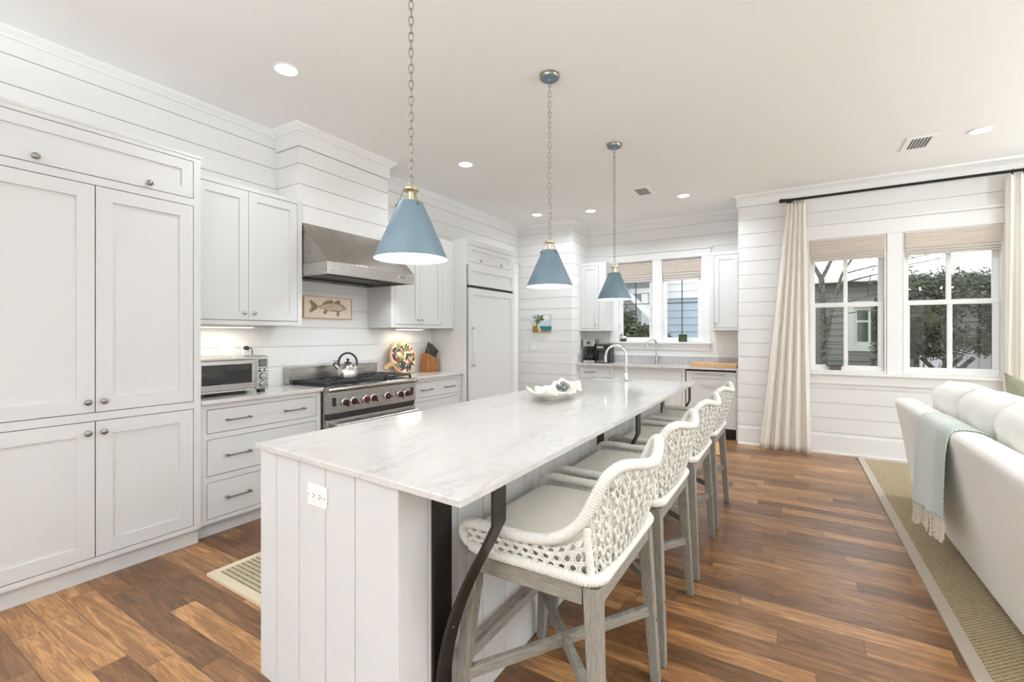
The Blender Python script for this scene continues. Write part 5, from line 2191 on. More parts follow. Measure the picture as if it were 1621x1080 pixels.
# mats
t = thing('kitchen_mat', 'thick woven beige mat with plain binding on the floor between range and island', 'mat', (-2.45, 2.2, 0))
mx0, mx1, my0, my1 = -2.755, -1.95, 1.285, 3.2
mb = MB()
mb.box(mx0 + 0.045, mx1 - 0.045, my0 + 0.05, my1 - 0.05, 0.0004, 0.018)
mb.build('woven_field', M['mat'], t, bevel=0.003)
mb = MB()
for r in rects_minus(mx0, mx1, my0, my1, [(mx0 + 0.045, mx1 - 0.045, my0 + 0.05, my1 - 0.05)]):
    mb.box(r[0], r[1], r[2], r[3], 0.0004, 0.016)
mb.build('binding', M['mat_bind'], t)
t.rotation_euler = (0, 0, -0.02)
t = thing('sink_mat', 'flat tan rug in front of the sink cabinets', 'mat', (-1.3, 5.9, 0))
mb = MB()
mb.box(-1.98, -0.69, 5.53, 6.2, 0.0004, 0.008)
mb.build('woven_field', weave_mat('flat_tan_weave', srgb(150, 112, 70), srgb(214, 176, 126), 60, 60, 0.4), t, bevel=0.003)
mb = MB()
for r in rects_minus(-2.0, -0.67, 5.51, 6.22, [(-1.98, -0.69, 5.53, 6.2)]):
    mb.box(r[0], r[1], r[2], r[3], 0.0004, 0.0086)
mb.build('binding', plain('dark_tan_binding', srgb(128, 84, 48), 0.9), t)

# ================================================================== SITTING SIDE
t = thing('jute_rug', 'large woven jute rug with taupe binding under the sofa', 'rug', (2.4, 2.8, 0))
gx0, gx1, gy0, gy1 = 0.602, 4.3, -1.2, 6.215
mb = MB()
mb.box(gx0 + 0.055, gx1 - 0.055, gy0 + 0.055, gy1 - 0.055, 0.0004, 0.012)
mb.build('woven_field', M['jute'], t, bevel=0.002)
mb = MB()
for r in rects_minus(gx0, gx1, gy0, gy1, [(gx0 + 0.055, gx1 - 0.055, gy0 + 0.055, gy1 - 0.055)]):
    mb.box(r[0], r[1], r[2], r[3], 0.0004, 0.0125)
mb.build('binding', M['jute_bind'], t)

# sofa: back towards the kitchen
SY0, SY1 = 2.35, 4.90
so = thing('sofa', 'long off-white linen sofa with its back to the kitchen', 'sofa', (1.35, 3.6, 0.0125))
# cross-section of the back, outer side towards the kitchen
bprof = [(0.862, 0.045), (0.835, 0.09), (0.800, 0.30), (0.765, 0.52), (0.735, 0.70), (0.722, 0.775), (0.728, 0.803), (0.748, 0.820), (0.785, 0.827), (0.835, 0.823), (0.872, 0.806), (0.892, 0.77), (0.93, 0.62), (0.985, 0.42), (0.985, 0.045)]


def round_ends(mb, prof, y0, y1, r=0.045, n=5):
    """extrude a section along y, pulling it in at both ends."""
    cxp = sum(p[0] for p in prof) / len(prof)
    czp = sum(p[1] for p in prof) / len(prof)
    st_ = []
    for k in range(n + 1):
        a = PI / 2 * k / n
        st_.append((y0 + r * (1 - math.sin(a)), r * (1 - math.cos(a))))
    ys = [(y, s) for y, s in st_[::-1]]
    ys = sorted([(y0 + r * (1 - math.cos(PI / 2 * k / n)), r * (1 - math.sin(PI / 2 * k / n))) for k in range(n + 1)])
    ys2 = [(y0 + y1 - y, s) for y, s in ys[::-1]]
    allr = ys + ys2
    m = len(prof)
    vs = []
    for y, s in allr:
        for p in prof:
            dx, dz = p[0] - cxp, p[1] - czp
            L = math.hypot(dx, dz)
            f = (L - s) / L
            vs.append((cxp + dx * f, y, czp + dz * f))
    fs = [tuple(range(m)), tuple((len(allr) - 1) * m + k for k in range(m))[::-1]]
    for i in range(len(allr) - 1):
        for k in range(m):
            l = (k + 1) % m
            fs.append((i * m + k, (i + 1) * m + k, (i + 1) * m + l, i * m + l))
    mb.add(vs, fs)


def smooth_prof(prof, sub=4):
    return [(p.x, p.z) for p in catmull([(a, 0, b) for a, b in prof], sub, True)]


mb = MB()
round_ends(mb, smooth_prof(bprof, 4), SY0, SY1, 0.05)
o = mb.build('back', M['sofa'], so, smooth=60)
bmq = bmesh.new()
bmq.from_mesh(o.data)
bmesh.ops.recalc_face_normals(bmq, faces=bmq.faces)
bmq.to_mesh(o.data)
bmq.free()
mb = MB()
mb.box(0.93, 1.82, SY0 + 0.05, SY1 - 0.05, 0.10, 0.40)
mb.build('base', M['sofa'], so, bevel=0.03, seg=4)
for a, b in ((SY0 + 0.0, SY0 + 0.2), (SY1 - 0.2, SY1 - 0.0)):
    mb = MB()
    mb.box(0.97, 1.85, a, b, 0.06, 0.62)
    mb.build('arm', M['sofa'], so, bevel=0.06, seg=5)
for k in range(3):
    a = SY0 + 0.205 + k * (SY1 - SY0 - 0.41) / 3
    mb = MB()
    mb.box(1.02, 1.86, a + 0.004, a + (SY1 - SY0 - 0.41) / 3 - 0.004, 0.402, 0.55)
    mb.build('seat_cushion', M['sofa_cush'], so, bevel=0.05, seg=4)
for x in (1.0, 1.75):
    for y in (SY0 + 0.1, SY1 - 0.1):
        mb = MB()
        mb.cyl((x, y, 0.0127), (x, y, 0.11), 0.02, 0.028)
        mb.build('foot', M['black'], so)


def puff(mb, w, h, d, nx=22, ny=18, p=2.6, ear=0.03, seed=0, wr=0.0):
    """soft cushion standing upright: width along y, height along z, depth along x, centred."""
    rn = random.Random(seed)
    ph = [rn.uniform(0, 6.28) for _ in range(6)]

    def pt(u, v, s):
        a, b = 2 * u - 1, 2 * v - 1
        # keep the corners a little pointed
        y = a * w / 2 * (1 - ear * (1 - b * b) * abs(a) ** 2)
        z = b * h / 2 * (1 - ear * (1 - a * a) * abs(b) ** 2)
        f = (max(0.0, 1 - abs(a) ** p) * max(0.0, 1 - abs(b) ** p)) ** 0.5
        x = s * d / 2 * f
        x += wr * f * (math.sin(7 * a + ph[0] + 3 * b) * 0.5 + math.sin(11 * b + ph[1] - 4 * a) * 0.5)
        return (x, y, z)
    mb.grid(lambda u, v: pt(u, v, 1), nx, ny)
    mb.grid(lambda u, v: pt(u, v, -1), nx, ny, flip=True)


def weld(o):
    b_ = bmesh.new()
    b_.from_mesh(o.data)
    bmesh.ops.remove_doubles(b_, verts=b_.verts, dist=1e-4)
    bmesh.ops.recalc_face_normals(b_, faces=b_.faces)
    b_.to_mesh(o.data)
    b_.free()


for k, (yc, w, zc, lb) in enumerate(((4.395, 0.635, 0.768, 'plump white back cushion at the window end of the sofa'), (3.765, 0.635, 0.768, 'plump white back cushion next to the striped throw on the sofa'),
                                     (3.14, 0.635, 0.765, 'plump white back cushion nearest the camera on the sofa'))):
    mb = MB()
    puff(mb, w, 0.46, 0.30, 26, 22, 5.0, 0.02, k, 0.008)
    cs, sn = math.cos(-0.22), math.sin(-0.22)
    mb.v = [(p[0] * cs + p[2] * sn, p[1], -p[0] * sn + p[2] * cs) for p in mb.v]
    mb.v = [(p[0] + 1.06, p[1] + yc, p[2] + zc) for p in mb.v]
    o = mb.build('sofa_cushion', M['sofa_cush'], loc=(1.06, yc, zc), smooth=180)
    weld(o)
    tag(o, lb, 'cushion', 'back cushions of the sofa')
mb = MB()
puff(mb, 0.48, 0.48, 0.16, 18, 18, 2.2, 0.05, 9, 0.004)
rot = Matrix.Rotation(math.radians(14), 4, 'Z') @ Matrix.Rotation(math.radians(-24), 4, 'Y') @ Matrix.Rotation(math.radians(20), 4, 'X')
mb.v = [tuple(rot @ Vector(p)) for p in mb.v]
mb.v = [(p[0] + 1.40, p[1] + 4.36, p[2] + 0.80) for p in mb.v]
o = mb.build('throw_pillow', M['pillow'], loc=(1.40, 4.36, 0.80), smooth=180)
weld(o)
tag(o, 'sage green linen throw pillow leaning on the sofa cushions', 'pillow')
mb = MB()
puff(mb, 0.46, 0.46, 0.16, 18, 18, 2.2, 0.05, 12, 0.004)
rot = Matrix.Rotation(math.radians(-14), 4, 'Z') @ Matrix.Rotation(math.radians(-22), 4, 'Y')
mb.v = [tuple(rot @ Vector(p)) for p in mb.v]
mb.v = [(p[0] + 1.62, p[1] + 4.50, p[2] + 0.80) for p in mb.v]
o = mb.build('throw_pillow', M['sofa_cush'], loc=(1.62, 4.50, 0.80), smooth=180)
weld(o)
tag(o, 'small white throw pillow behind the sage green pillow on the sofa', 'pillow')

# striped throw over the back of the sofa
th_ = thing('throw_blanket', 'pale green striped throw blanket with tasselled fringe hung over the sofa back', 'blanket', (0.75, 3.66, 0.3))
tpath = [(0.955, 0.53), (0.93, 0.62), (0.892, 0.77), (0.872, 0.806), (0.835, 0.823), (0.785, 0.827), (0.748, 0.820), (0.728, 0.803), (0.7205, 0.775), (0.716, 0.74), (0.711, 0.66), (0.709, 0.50), (0.709, 0.345)]
tp = resample(catmull([(a, 0, b) for a, b in tpath], 6), 0.012)
NTP = len(tp) - 1


def thr(u, v):
    q = tp[min(NTP, int(round(v * NTP)))]
    d = (tp[min(NTP, int(round(v * NTP)) + 1)] - tp[max(0, int(round(v * NTP)) - 1)]).normalized()
    n = Vector((d.z, 0, -d.x))
    hang = max(0.0, (v - 0.5) / 0.5)
    y0 = 3.33 - 0.03 * hang
    y1 = 3.99 + 0.01 * hang
    y = y1 + (y0 - y1) * u
    fold = 0.009 * hang * (math.sin(u * 13 + 0.6) + 0.5 * math.sin(u * 23 + 2)) + 0.010 * hang
    off = 0.0045 + max(0.0, fold + 0.002)
    p = q + n * off
    z = p.z - 0.12 * hang * (1 - u)
    return (p.x, y, z)


mb = MB()
mb.grid(lambda u, v: thr(u, v), 60, 70, uv=True)
tt = NT('striped_throw')
tt.bsdf((0.6, 0.65, 0.62), 0.95, spec=0.1)
uvn = tt.n('ShaderNodeTexCoord')
sp = tt.n('ShaderNodeSeparateXYZ')
tt.l(uvn.outputs['UV'], sp.inputs[0])
zig = tt.math('PINGPONG', tt.math('MULTIPLY', sp.outputs[0], 2.0), 0.5)
w_ = tt.math('SINE', tt.math('MULTIPLY', tt.math('ADD', tt.math('MULTIPLY', zig, 0.30), sp.outputs[1]), 2 * PI * 52))
wide = tt.math('SINE', tt.math('MULTIPLY', sp.outputs[0], 2 * PI * 2.0))
stripe = tt.ramp(w_, [(0.22, srgb(160, 186, 178)), (0.50, srgb(244, 245, 241))])
edge = tt.ramp(sp.outputs[0], [(0.0, (0.45, 0.45, 0.45)), (0.10, (0.55, 0.55, 0.55)), (0.16, (0.9, 0.9, 0.9)), (0.62, (0.8, 0.8, 0.8)), (0.74, (0.1, 0.1, 0.1)), (1.0, (0.0, 0.0, 0.0))])
tt.l(tt.mix(edge, stripe, srgb(222, 226, 221)), tt.b.inputs['Base Color'])
tt.bump(w_, 0.4, 0.002)
o = mb.build('cloth', tt.m, th_, smooth=180)
md = o.modifiers.new('thick', 'SOLIDIFY')
md.thickness = 0.004
md.offset = 0
mb = MB()
rnd = random.Random(5)
for k in range(22):
    u = (k + 0.5) / 22
    p = Vector(thr(u, 1.0))
    a = rnd.uniform(-0.008, 0.008)
    L = rnd.uniform(0.095, 0.135)
    pth = [p, p + Vector((0.004, a * 0.4, -L * 0.3)), p + Vector((0.002, a, -L * 0.75)), p + Vector((0.0, a * 1.6, -L))]
    pth = catmull(pth, 6)
    mb.tube(pth, [0.006 + 0.0016 * math.sin(i * 2.1) + (0.002 if i > len(pth) - 5 else 0) for i in range(len(pth))], 7)
o = mb.build('fringe', plain('cream_fringe', srgb(226, 216, 202), 0.95, var=0.08, vscale=60), th_, smooth=180)

# ================================================================== CURTAINS, SHADES
RODZ, RODY = 2.885, PY - 0.125
cm = NT('cream_striped_linen')
cm.bsdf(srgb(236, 230, 216), 0.95, spec=0.1)
uvn = cm.n('ShaderNodeTexCoord')
sp = cm.n('ShaderNodeSeparateXYZ')
cm.l(uvn.outputs['UV'], sp.inputs[0])
w1 = cm.math('SINE', cm.math('MULTIPLY', sp.outputs[0], 2 * PI * 34))
w2 = cm.math('SINE', cm.math('MULTIPLY', sp.outputs[0], 2 * PI * 68))
f = cm.math('ADD', cm.math('MULTIPLY', w1, 0.7), cm.math('MULTIPLY', w2, 0.3))
cm.l(cm.ramp(f, [(0.62, srgb(252, 250, 246)), (0.98, srgb(220, 211, 194))]), cm.b.inputs['Base Color'])
tl = cm.n('ShaderNodeBsdfTranslucent')
tl.inputs[0].default_value = (*srgb(240, 232, 214), 1)
mxs = cm.n('ShaderNodeMixShader')
mxs.inputs[0].default_value = 0.3
cm.l(cm.b.outputs[0], mxs.inputs[1])
cm.l(tl.outputs[0], mxs.inputs[2])
cm.l(mxs.outputs[0], cm.out.inputs[0])

rod = thing('curtain_rod', 'long black curtain rod across the top of the sitting-room windows', 'curtain rod', (1.9, RODY, RODZ))
mb = MB()
mb.cyl((-0.075, RODY, RODZ), (4.6, RODY, RODZ), 0.0135, n=16)
mb.build('rod', M['rod'], rod, smooth=40)
mb = MB()
mb.ball((-0.105, RODY, RODZ), 0.028, 0.024, 0.024, 16, 12)
mb.cyl((-0.088, RODY, RODZ), (-0.055, RODY, RODZ), 0.019, n=16)
mb.build('finial', M['rod'], rod, smooth=60)
for x in (-0.03, 2.35):
    mb = MB()
    mb.cyl((x, PY - FR - 0.0003, RODZ), (x, RODY, RODZ), 0.008, n=10)
    mb.lathe([(0.03, -0.004), (0.03, 0.0)], (x, PY - FR - 0.0003, RODZ), 18, 'y')
    mb.lathe([(0.018, -0.007), (0.018, 0.007)], (x, RODY, RODZ), 16, 'x')
    mb.build('bracket', M['rod'], rod, smooth=40)


def curtain(label, top, bot, folds, amp, ph, rings):
    t = thing('curtain', label, 'curtain', ((bot[0] + bot[1]) / 2, RODY, 0.0), group='striped curtains of the sitting-room windows')
    mb = MB()
    zt, zb = RODZ - 0.035, 0.004 if bot[0] < 0.5 else 0.0165

    def fn(u, v):
        # v = 0 at the hem
        k = (1 - v) ** 1.15
        x0 = top[0] + (bot[0] - top[0]) * k
        x1 = top[1] + (bot[1] - top[1]) * k
        an = 2 * PI * folds * u + ph + 0.8 * math.sin(2.2 * u + 1.4 * (1 - v))
        am = amp * (0.55 + 0.75 * min(1, (1 - v) * 1.6))
        x = x0 + (x1 - x0) * (u + 0.016 * math.sin(an * 2 + 0.4))
        y = RODY + am * math.sin(an) + 0.012 * math.sin(5.3 * u + 3 * v) * (1 - v)
        z = zb + (zt - zb) * v
        if v < 0.03:
            z += 0.0
        return (x, y, z)
    mb.grid(fn, 200, 36, uv=True)
    o = mb.build('cloth', cm.m, t, smooth=180)
    md = o.modifiers.new('thick', 'SOLIDIFY')
    md.thickness = 0.004
    md.offset = 0
    for k in range(rings):
        x = top[0] + (top[1] - top[0]) * (k + 0.5) / rings
        mb = MB()
        ring = [(x + 0.004 * math.sin(a), RODY + 0.022 * math.cos(a), RODZ - 0.006 + 0.022 * math.sin(a)) for a in [2 * PI * i / 18 for i in range(18)]]
        mb.tube(ring, 0.0036, 6, closed=True)
        mb.cyl((x, RODY, RODZ - 0.029), (x, RODY, RODZ - 0.042), 0.0045, n=8)
        mb.build('ring', M['rod'], t, smooth=60)


curtain('cream striped floor-length curtain left of the sitting-room windows', (-0.07, 0.125), (-0.335, 0.175), 5, 0.024, 0.4, 6)
curtain('cream striped floor-length curtain right of the sitting-room windows, behind the sofa', (1.735, 2.28), (1.705, 2.42), 8, 0.030, 2.2, 7)


def bamboo():
    t = NT('woven_bamboo_shade')
    t.bsdf(srgb(206, 190, 172), 0.8, spec=0.1)
    v = t.coords((1.6, 1.6, 120))
    n = t.noise(v, 2.2, 4, 0.6)
    v2 = t.coords((260, 260, 1.5))
    n2 = t.noise(v2, 1.0, 2)
    f = t.math('ADD', t.math('MULTIPLY', n.outputs[0], 0.8), t.math('MULTIPLY', n2.outputs[0], 0.2))
    t.l(t.ramp(f, [(0.30, srgb(140, 126, 112)), (0.42, srgb(186, 174, 162)), (0.56, srgb(206, 195, 184)), (0.68, srgb(222, 214, 206))]), t.b.inputs['Base Color'])
    t.bump(n.outputs[0], 0.5, 0.002)
    return t.m


M['bamboo'] = bamboo()
M['shade_lin'] = plain('shade_backing', srgb(198, 192, 184), 0.85)


def roman(label, x0, x1, y, zt, zv, zb):
    t = thing('roman_shade', label, 'window shade', ((x0 + x1) / 2, y, zt), group='woven roman shades')
    mb = MB()
    mb.box(x0, x1, y - 0.012, y - 0.006, zv, zt)
    mb.build('valance', M['bamboo'], t, bevel=0.002)
    mb = MB()
    mb.box(x0 + 0.003, x1 - 0.003, y - 0.006, y + 0.028, zt - 0.03, zt - 0.0005)
    mb.build('head_rail', M['trim'], t)
    mb = MB()
    n = 3
    for k in range(n):
        z1 = zv + 0.012 - k * (zv - zb) / n
        z0 = z1 - (zv - zb) / n - 0.012
        mb.box(x0 + 0.004, x1 - 0.004, y - 0.004 + k * 0.007, y + 0.001 + k * 0.007, z0, z1)
        mb.cyl((x0 + 0.004, y - 0.001 + k * 0.007, z0), (x1 - 0.004, y - 0.001 + k * 0.007, z0), 0.005, n=8)
    mb.build('folds', M['shade_lin'], t)


roman('woven roman shade over the left sitting-room window', LWN[0][0] - 0.004 + 0.018, LWN[0][1] - 0.014, PY - 0.014, 2.405, 2.245, 2.172)
roman('woven roman shade over the right sitting-room window, next to the right curtain', LWN[1][0] + 0.014, LWN[1][1] - 0.014, PY - 0.014, 2.405, 2.245, 2.172)
roman('woven roman shade over the left sink window', SW[0][0] + 0.014, SW[0][1] - 0.014, BY + 0.02, 2.42, 2.24, 2.135)
roman('woven roman shade over the right sink window', SW[1][0] + 0.014, SW[1][1] - 0.014, BY + 0.02, 2.42, 2.24, 2.135)

t = thing('window_sensor', 'small black box standing at the foot of the left sitting-room window', 'box', (0.40, PY + 0.0, 0.95))
mb = MB()
mb.box(0.325, 0.478, PY - 0.010, PY + 0.020, 0.985, 1.008)
mb.build('case', M['charcoal'], t, bevel=0.003)
mb = MB()
mb.box(0.355, 0.465, PY - 0.006, PY + 0.016, 0.943, 0.985)
mb.build('bracket', plain('mottled_brown', srgb(96, 84, 72), 0.7, var=0.6, vscale=90), t, bevel=0.004)

# ================================================================== CEILING
cans = [(-2.765, 1.756, 'recessed ceiling light over the floor between the pantry and the island'), (-2.779, 3.665, 'recessed ceiling light in front of the range hood chimney'),
        (-2.362, 5.94, 'recessed ceiling light right of the middle pendant chain, before the sink alcove'), (-3.086, 5.732, 'recessed ceiling light nearest the shiplap pier corner'),
        (-1.135, 5.88, 'recessed ceiling light right of the farthest pendant, in front of the sink windows'), (1.338, 5.287, 'recessed ceiling light near the black curtain rod'),
        (1.34, 2.0, 'added unseen ceiling light over the sofa'), (3.6, 5.287, 'added unseen ceiling light at the far right of the sitting room'), (3.6, 2.0, 'added unseen ceiling light over the right of the sitting room'),  # cans from here on are out of view, added to brighten the room
        (-1.2, -1.0, 'added unseen ceiling light behind the camera'), (-2.8, -1.0, 'added unseen ceiling light behind the camera by the left wall'), (1.34, -1.6, 'added unseen ceiling light at the back of the sitting room'),
        (3.6, -1.6, 'added unseen ceiling light in the back right corner')]
for x, y, lb in cans:
    t = thing('recessed_light', lb, 'ceiling light', (x, y, CZ), group='recessed ceiling lights')
    mb = MB()
    mb.lathe([(0.076, -0.0004), (0.082, -0.003), (0.080, -0.0065), (0.068, -0.007), (0.066, -0.002), (0.066, -0.0004)], n=32, cap=False)
    mb.build('trim_ring', M['trim'], t, world=False, smooth=40)
    mb = MB()
    mb.lathe([(0.0, -0.003), (0.066, -0.003), (0.066, -0.0024), (0, -0.0024)], n=32)
    mb.build('lens', M['lit'], t, world=False)
    l = lamp('can_glow', 'AREA', (0, 0, 0), CAN_W * (1.1 if (x > 0 and y > 5) else 2.6 if x > 0 else 1.1 if y == 3.665 else 3.2 if x == -1.135 else 0.5 if (y < 0 and x < 0) else 1.7 if (y > 5.8 and x > -2.5) else 0.6 if x < -3 else 1.0), None, LAMP_C, 0.13, spread=2.5)
    l.parent = t
    l.location = (0, 0, -0.009)

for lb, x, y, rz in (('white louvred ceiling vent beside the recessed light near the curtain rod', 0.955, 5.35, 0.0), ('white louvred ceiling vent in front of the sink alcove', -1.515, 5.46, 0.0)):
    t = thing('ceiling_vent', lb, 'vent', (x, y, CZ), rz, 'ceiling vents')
    mb = MB()
    for r in rects_minus(-0.105, 0.105, -0.17, 0.17, [(-0.07, 0.07, -0.135, 0.135)]):
        mb.box(r[0], r[1], r[2], r[3], -0.008, -0.0004)
    mb.build('frame', M['ceiling'], t, world=False, bevel=0.002)
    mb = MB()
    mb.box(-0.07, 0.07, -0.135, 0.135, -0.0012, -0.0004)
    mb.build('duct_shade', M['black'], t, world=False)  # flat black plate stands in for the shade inside the duct
    for k in range(7):
        x0 = -0.069 + k * 0.023
        mb = MB()
        mb.bar((x0, -0.135, -0.0045), (x0, 0.135, -0.0045), 0.0085, 0.0012, (0.3, 0, 1))
        mb.build('slat', M['ceiling'], t, world=False)

# uplights out of view, added to brighten the ceiling and the room
for lb, x, y, pw in (('added unseen uplight behind the camera', -0.7, -1.5, 1.0), ('added unseen uplight in the corner by the pantry', -2.9, -3.2, 1.0),
                 ('added unseen uplight at the right end of the sitting-room windows', 4.7, 5.4, 1.1), ('added unseen uplight by the right wall', 4.7, 2.4, 2.1)):
    t = thing('added_uplight', lb, 'fill light', (x, y, 0.0128 if x > 1 and y > -1.2 else 0.0004), group='added unseen uplights')
    mb = MB()
    mb.lathe([(0.14, 0), (0.14, 0.02), (0.03, 0.03), (0.012, 0.05), (0.012, 1.70), (0.02, 1.72)], n=20)
    mb.build('stand', M['rod'], t, world=False, smooth=40)
    mb = MB()
    mb.lathe([(0.03, 1.71), (0.12, 1.75), (0.18, 1.82), (0.175, 1.82), (0.115, 1.757), (0.0, 1.73)], n=28, cap=False)
    mb.build('bowl_shade', M['shade_white'], t, world=False, smooth=60)
    mb = MB()
    mb.lathe([(0, 1.775), (0.06, 1.775), (0.06, 1.782), (0, 1.782)], n=20)
    mb.build('bulb', M['bulb'], t, world=False)
    l = lamp('uplight_fill', 'AREA', (0, 0, 0), UPLIGHT_FILL_W * pw, None, LAMP_C, 0.25, (PI, 0, 0))
    l.parent = t
    l.location = (0, 0, 1.80)

# chandelier over the dining end of the room (its candle bulbs mirror in the window panes)
ch = thing('chandelier', 'dark candle chandelier hanging at the dining end of the room', 'chandelier', (2.85, -2.0, CZ))
mb = MB()
mb.lathe([(0.065, -0.0005), (0.06, -0.03), (0.012, -0.035), (0.012, -0.830), (0.03, -0.850), (0.03, -0.910), (0, -0.920)], n=20)
mb.build('stem', M['rod'], ch, world=False, smooth=40)
for k in range(6):
    a = k * PI / 3 + 0.2
    ca, sa = math.cos(a), math.sin(a)
    mb = MB()
    mb.tube(catmull([(0.02 * ca, 0.02 * sa, -0.880), (0.18 * ca, 0.18 * sa, -0.940), (0.34 * ca, 0.34 * sa, -0.890), (0.38 * ca, 0.38 * sa, -0.820)], 5), 0.008, 8)
    mb.lathe([(0.028, -0.820), (0.03, -0.805), (0.012, -0.803), (0.012, -0.710), (0, -0.710)], (0.38 * ca, 0.38 * sa, 0), 14)
    ar = mb.build('arm', M['rod'], ch, world=False, smooth=40)
    mb = MB()
    mb.lathe([(0.004, -0.710), (0.008, -0.690), (0.006, -0.670), (0.0, -0.650)], (0.38 * ca, 0.38 * sa, 0), 14)
    mb.build('candle_bulb', M['bulb'], ar, world=False, smooth=180)
    l = lamp('candle_glow', 'POINT', (0, 0, 0), CHAND_W, None, LAMP_C, 0.02)
    l.parent = ch
    l.location = (0.38 * ca, 0.38 * sa, -0.580)

# ================================================================== OUTSIDE
mb = MB()
mb.box(-30, 34, BY + WT + 0.05, 45, -0.45, -0.35)
mb.box(-30, LW - 0.6, -30, BY + WT + 0.05, -0.45, -0.35)
mb.box(LW - 0.6, 34, -30, RY - WT - 0.05, -0.45, -0.35)
mb.box(RX + WT + 0.05, 34, RY - WT - 0.05, BY + WT + 0.05, -0.45, -0.35)
mb.box(WX + 0.3, RX + WT + 0.05, PY + WT + 0.05, BY + WT + 0.05, -0.45, -0.35)
tag(mb.build('ground', plain('sandy_ground', (0.36, 0.33, 0.28), 0.95, var=0.2, vscale=3)), 'pale sandy ground outside the windows', kind='structure')


def siding(mb, x0, x1, y, z0, z1, holes, h=0.125, t=0.02):
    mb_back = rects_minus(x0, x1, z0, z1, holes)
    for r in mb_back:
        mb.box(r[0], r[1], y + 0.03, y + 0.2, r[2], r[3])
    z = z0
    while z < z1 - 0.01:
        zz = min(z + h, z1)
        for r in rects_minus(x0, x1, z, zz, holes):
            mb.add([(r[0], y - 0.018, r[2]), (r[1], y - 0.018, r[2]), (r[1], y, r[3]), (r[0], y, r[3]), (r[0], y + 0.03, r[2]), (r[1], y + 0.03, r[2]), (r[1], y + 0.03, r[3]), (r[0], y + 0.03, r[3])],
                   [(0, 1, 2, 3), (1, 0, 4, 5), (4, 0, 3, 7), (1, 5, 6, 2), (3, 2, 6, 7)])
        z += h


def leafmass(name, centres, n, size, mat, parent, seed, core=True):
    """a crown of separate leaves around several lobes, with a dim leafy core."""
    rn = random.Random(seed)
    mb = MB()
    vol = [c[3] * c[4] * c[5] for c in centres]
    tot = sum(vol)
    for c, v in zip(centres, vol):
        for _ in range(int(n * v / tot)):
            d = Vector((rn.gauss(0, 1), rn.gauss(0, 1), rn.gauss(0, 1))).normalized()
            r = rn.uniform(0.60, 1.06)
            p = Vector((c[0] + d.x * c[3] * r, c[1] + d.y * c[4] * r, c[2] + d.z * c[5] * r))
            a = Vector((rn.gauss(0, 1), rn.gauss(0, 1), rn.gauss(0, 0.7))).normalized()
            b = a.orthogonal().normalized()
            b = (b + d * rn.uniform(-0.6, 0.6)).normalized()
            s = size * rn.uniform(0.6, 1.3)
            mb.add([p - a * s, p + b * s * 0.42, p + a * s, p - b * s * 0.42], [(0, 1, 2, 3)])
        if core:
            k0 = len(mb.v)
            mb.ball((c[0], c[1], c[2]), c[3] * 0.62, c[4] * 0.62, c[5] * 0.62, 18, 12)
            for i in range(k0, len(mb.v)):
                q = Vector(mb.v[i])
                cc = Vector(c[:3])
                mb.v[i] = tuple(cc + (q - cc) * rn.uniform(0.86, 1.1))
    return mb.build(name, mat, parent)


def leaf_mat(name, dark, light):
    t = NT(name)
    t.bsdf(light, 0.5, spec=0.35)
    g = t.n('ShaderNodeNewGeometry')
    t.l(t.ramp(g.outputs['Random Per Island'], [(0.0, dark), (0.7, light), (1.0, tuple(min(1, c * 1.6) for c in light))]), t.b.inputs['Base Color'])
    return t.m


M['leaf_dark'] = leaf_mat('dark_evergreen_leaves', (0.016, 0.022, 0.011), (0.095, 0.105, 0.055))
M['leaf_mid'] = leaf_mat('mid_green_leaves', (0.03, 0.042, 0.018), (0.11, 0.125, 0.055))
M['bark'] = plain('grey_brown_bark', (0.13, 0.12, 0.095), 0.9, var=0.75, vscale=22, bump=0.5, bscale=20)
M['side_grey'] = plain('grey_green_siding', (0.20, 0.20, 0.168), 0.7)
M['side_blue'] = plain('pale_blue_siding', (0.46, 0.54, 0.61), 0.7)
M['side_white'] = plain('white_siding', (0.84, 0.84, 0.84), 0.7)
M['roof'] = plain('grey_metal_roof', (0.36, 0.38, 0.40), 0.4, var=0.1)

# grey neighbour house seen through the left sitting-room window
HY = 11.2
nh = thing('neighbour_house', 'grey-sided neighbouring house seen through the left sitting-room window', 'house', (2.4, HY + 1.5, -0.35))
nx0, nx1 = 0.37, 5.4
wx0, wx1, wz0, wz1 = 1.03, 1.52, 1.15, 1.87
mb = MB()
siding(mb, nx0, nx1, HY, -0.3, 2.38, [(wx0, wx1, wz0, wz1)])
mb.box(nx0 - 0.0, nx0 + 0.12, HY + 0.2, HY + 3, -0.35, 2.38)
mb.build('wall', M['side_grey'], nh)
mb = MB()
mb.box(nx0 - 0.012, nx0 + 0.10, HY - 0.03, HY + 0.1, -0.35, 2.38)
mb.build('corner_board', M['side_grey'], nh)
mb = MB()
for r in rects_minus(wx0 - 0.09, wx1 + 0.09, wz0 - 0.13, wz1 + 0.12, [(wx0, wx1, wz0, wz1)]):
    mb.box(r[0], r[1], HY - 0.045, HY + 0.02, r[2], r[3])
for r in rects_minus(wx0, wx1, wz0, wz1, [(wx0 + 0.05, (wx0 + wx1) / 2 - 0.02, wz0 + 0.05, 1.58), ((wx0 + wx1) / 2 + 0.02, wx1 - 0.05, wz0 + 0.05, 1.58),
                                          (wx0 + 0.05, (wx0 + wx1) / 2 - 0.02, 1.62, wz1 - 0.05), ((wx0 + wx1) / 2 + 0.02, wx1 - 0.05, 1.62, wz1 - 0.05)]):
    mb.box(r[0], r[1], HY - 0.01, HY + 0.03, r[2], r[3])
wf = mb.build('window', plain('aged_white_paint', (0.56, 0.58, 0.52), 0.6), nh)
mb = MB()
mb.box(wx0, wx1, HY + 0.031, HY + 0.04, wz0, wz1)
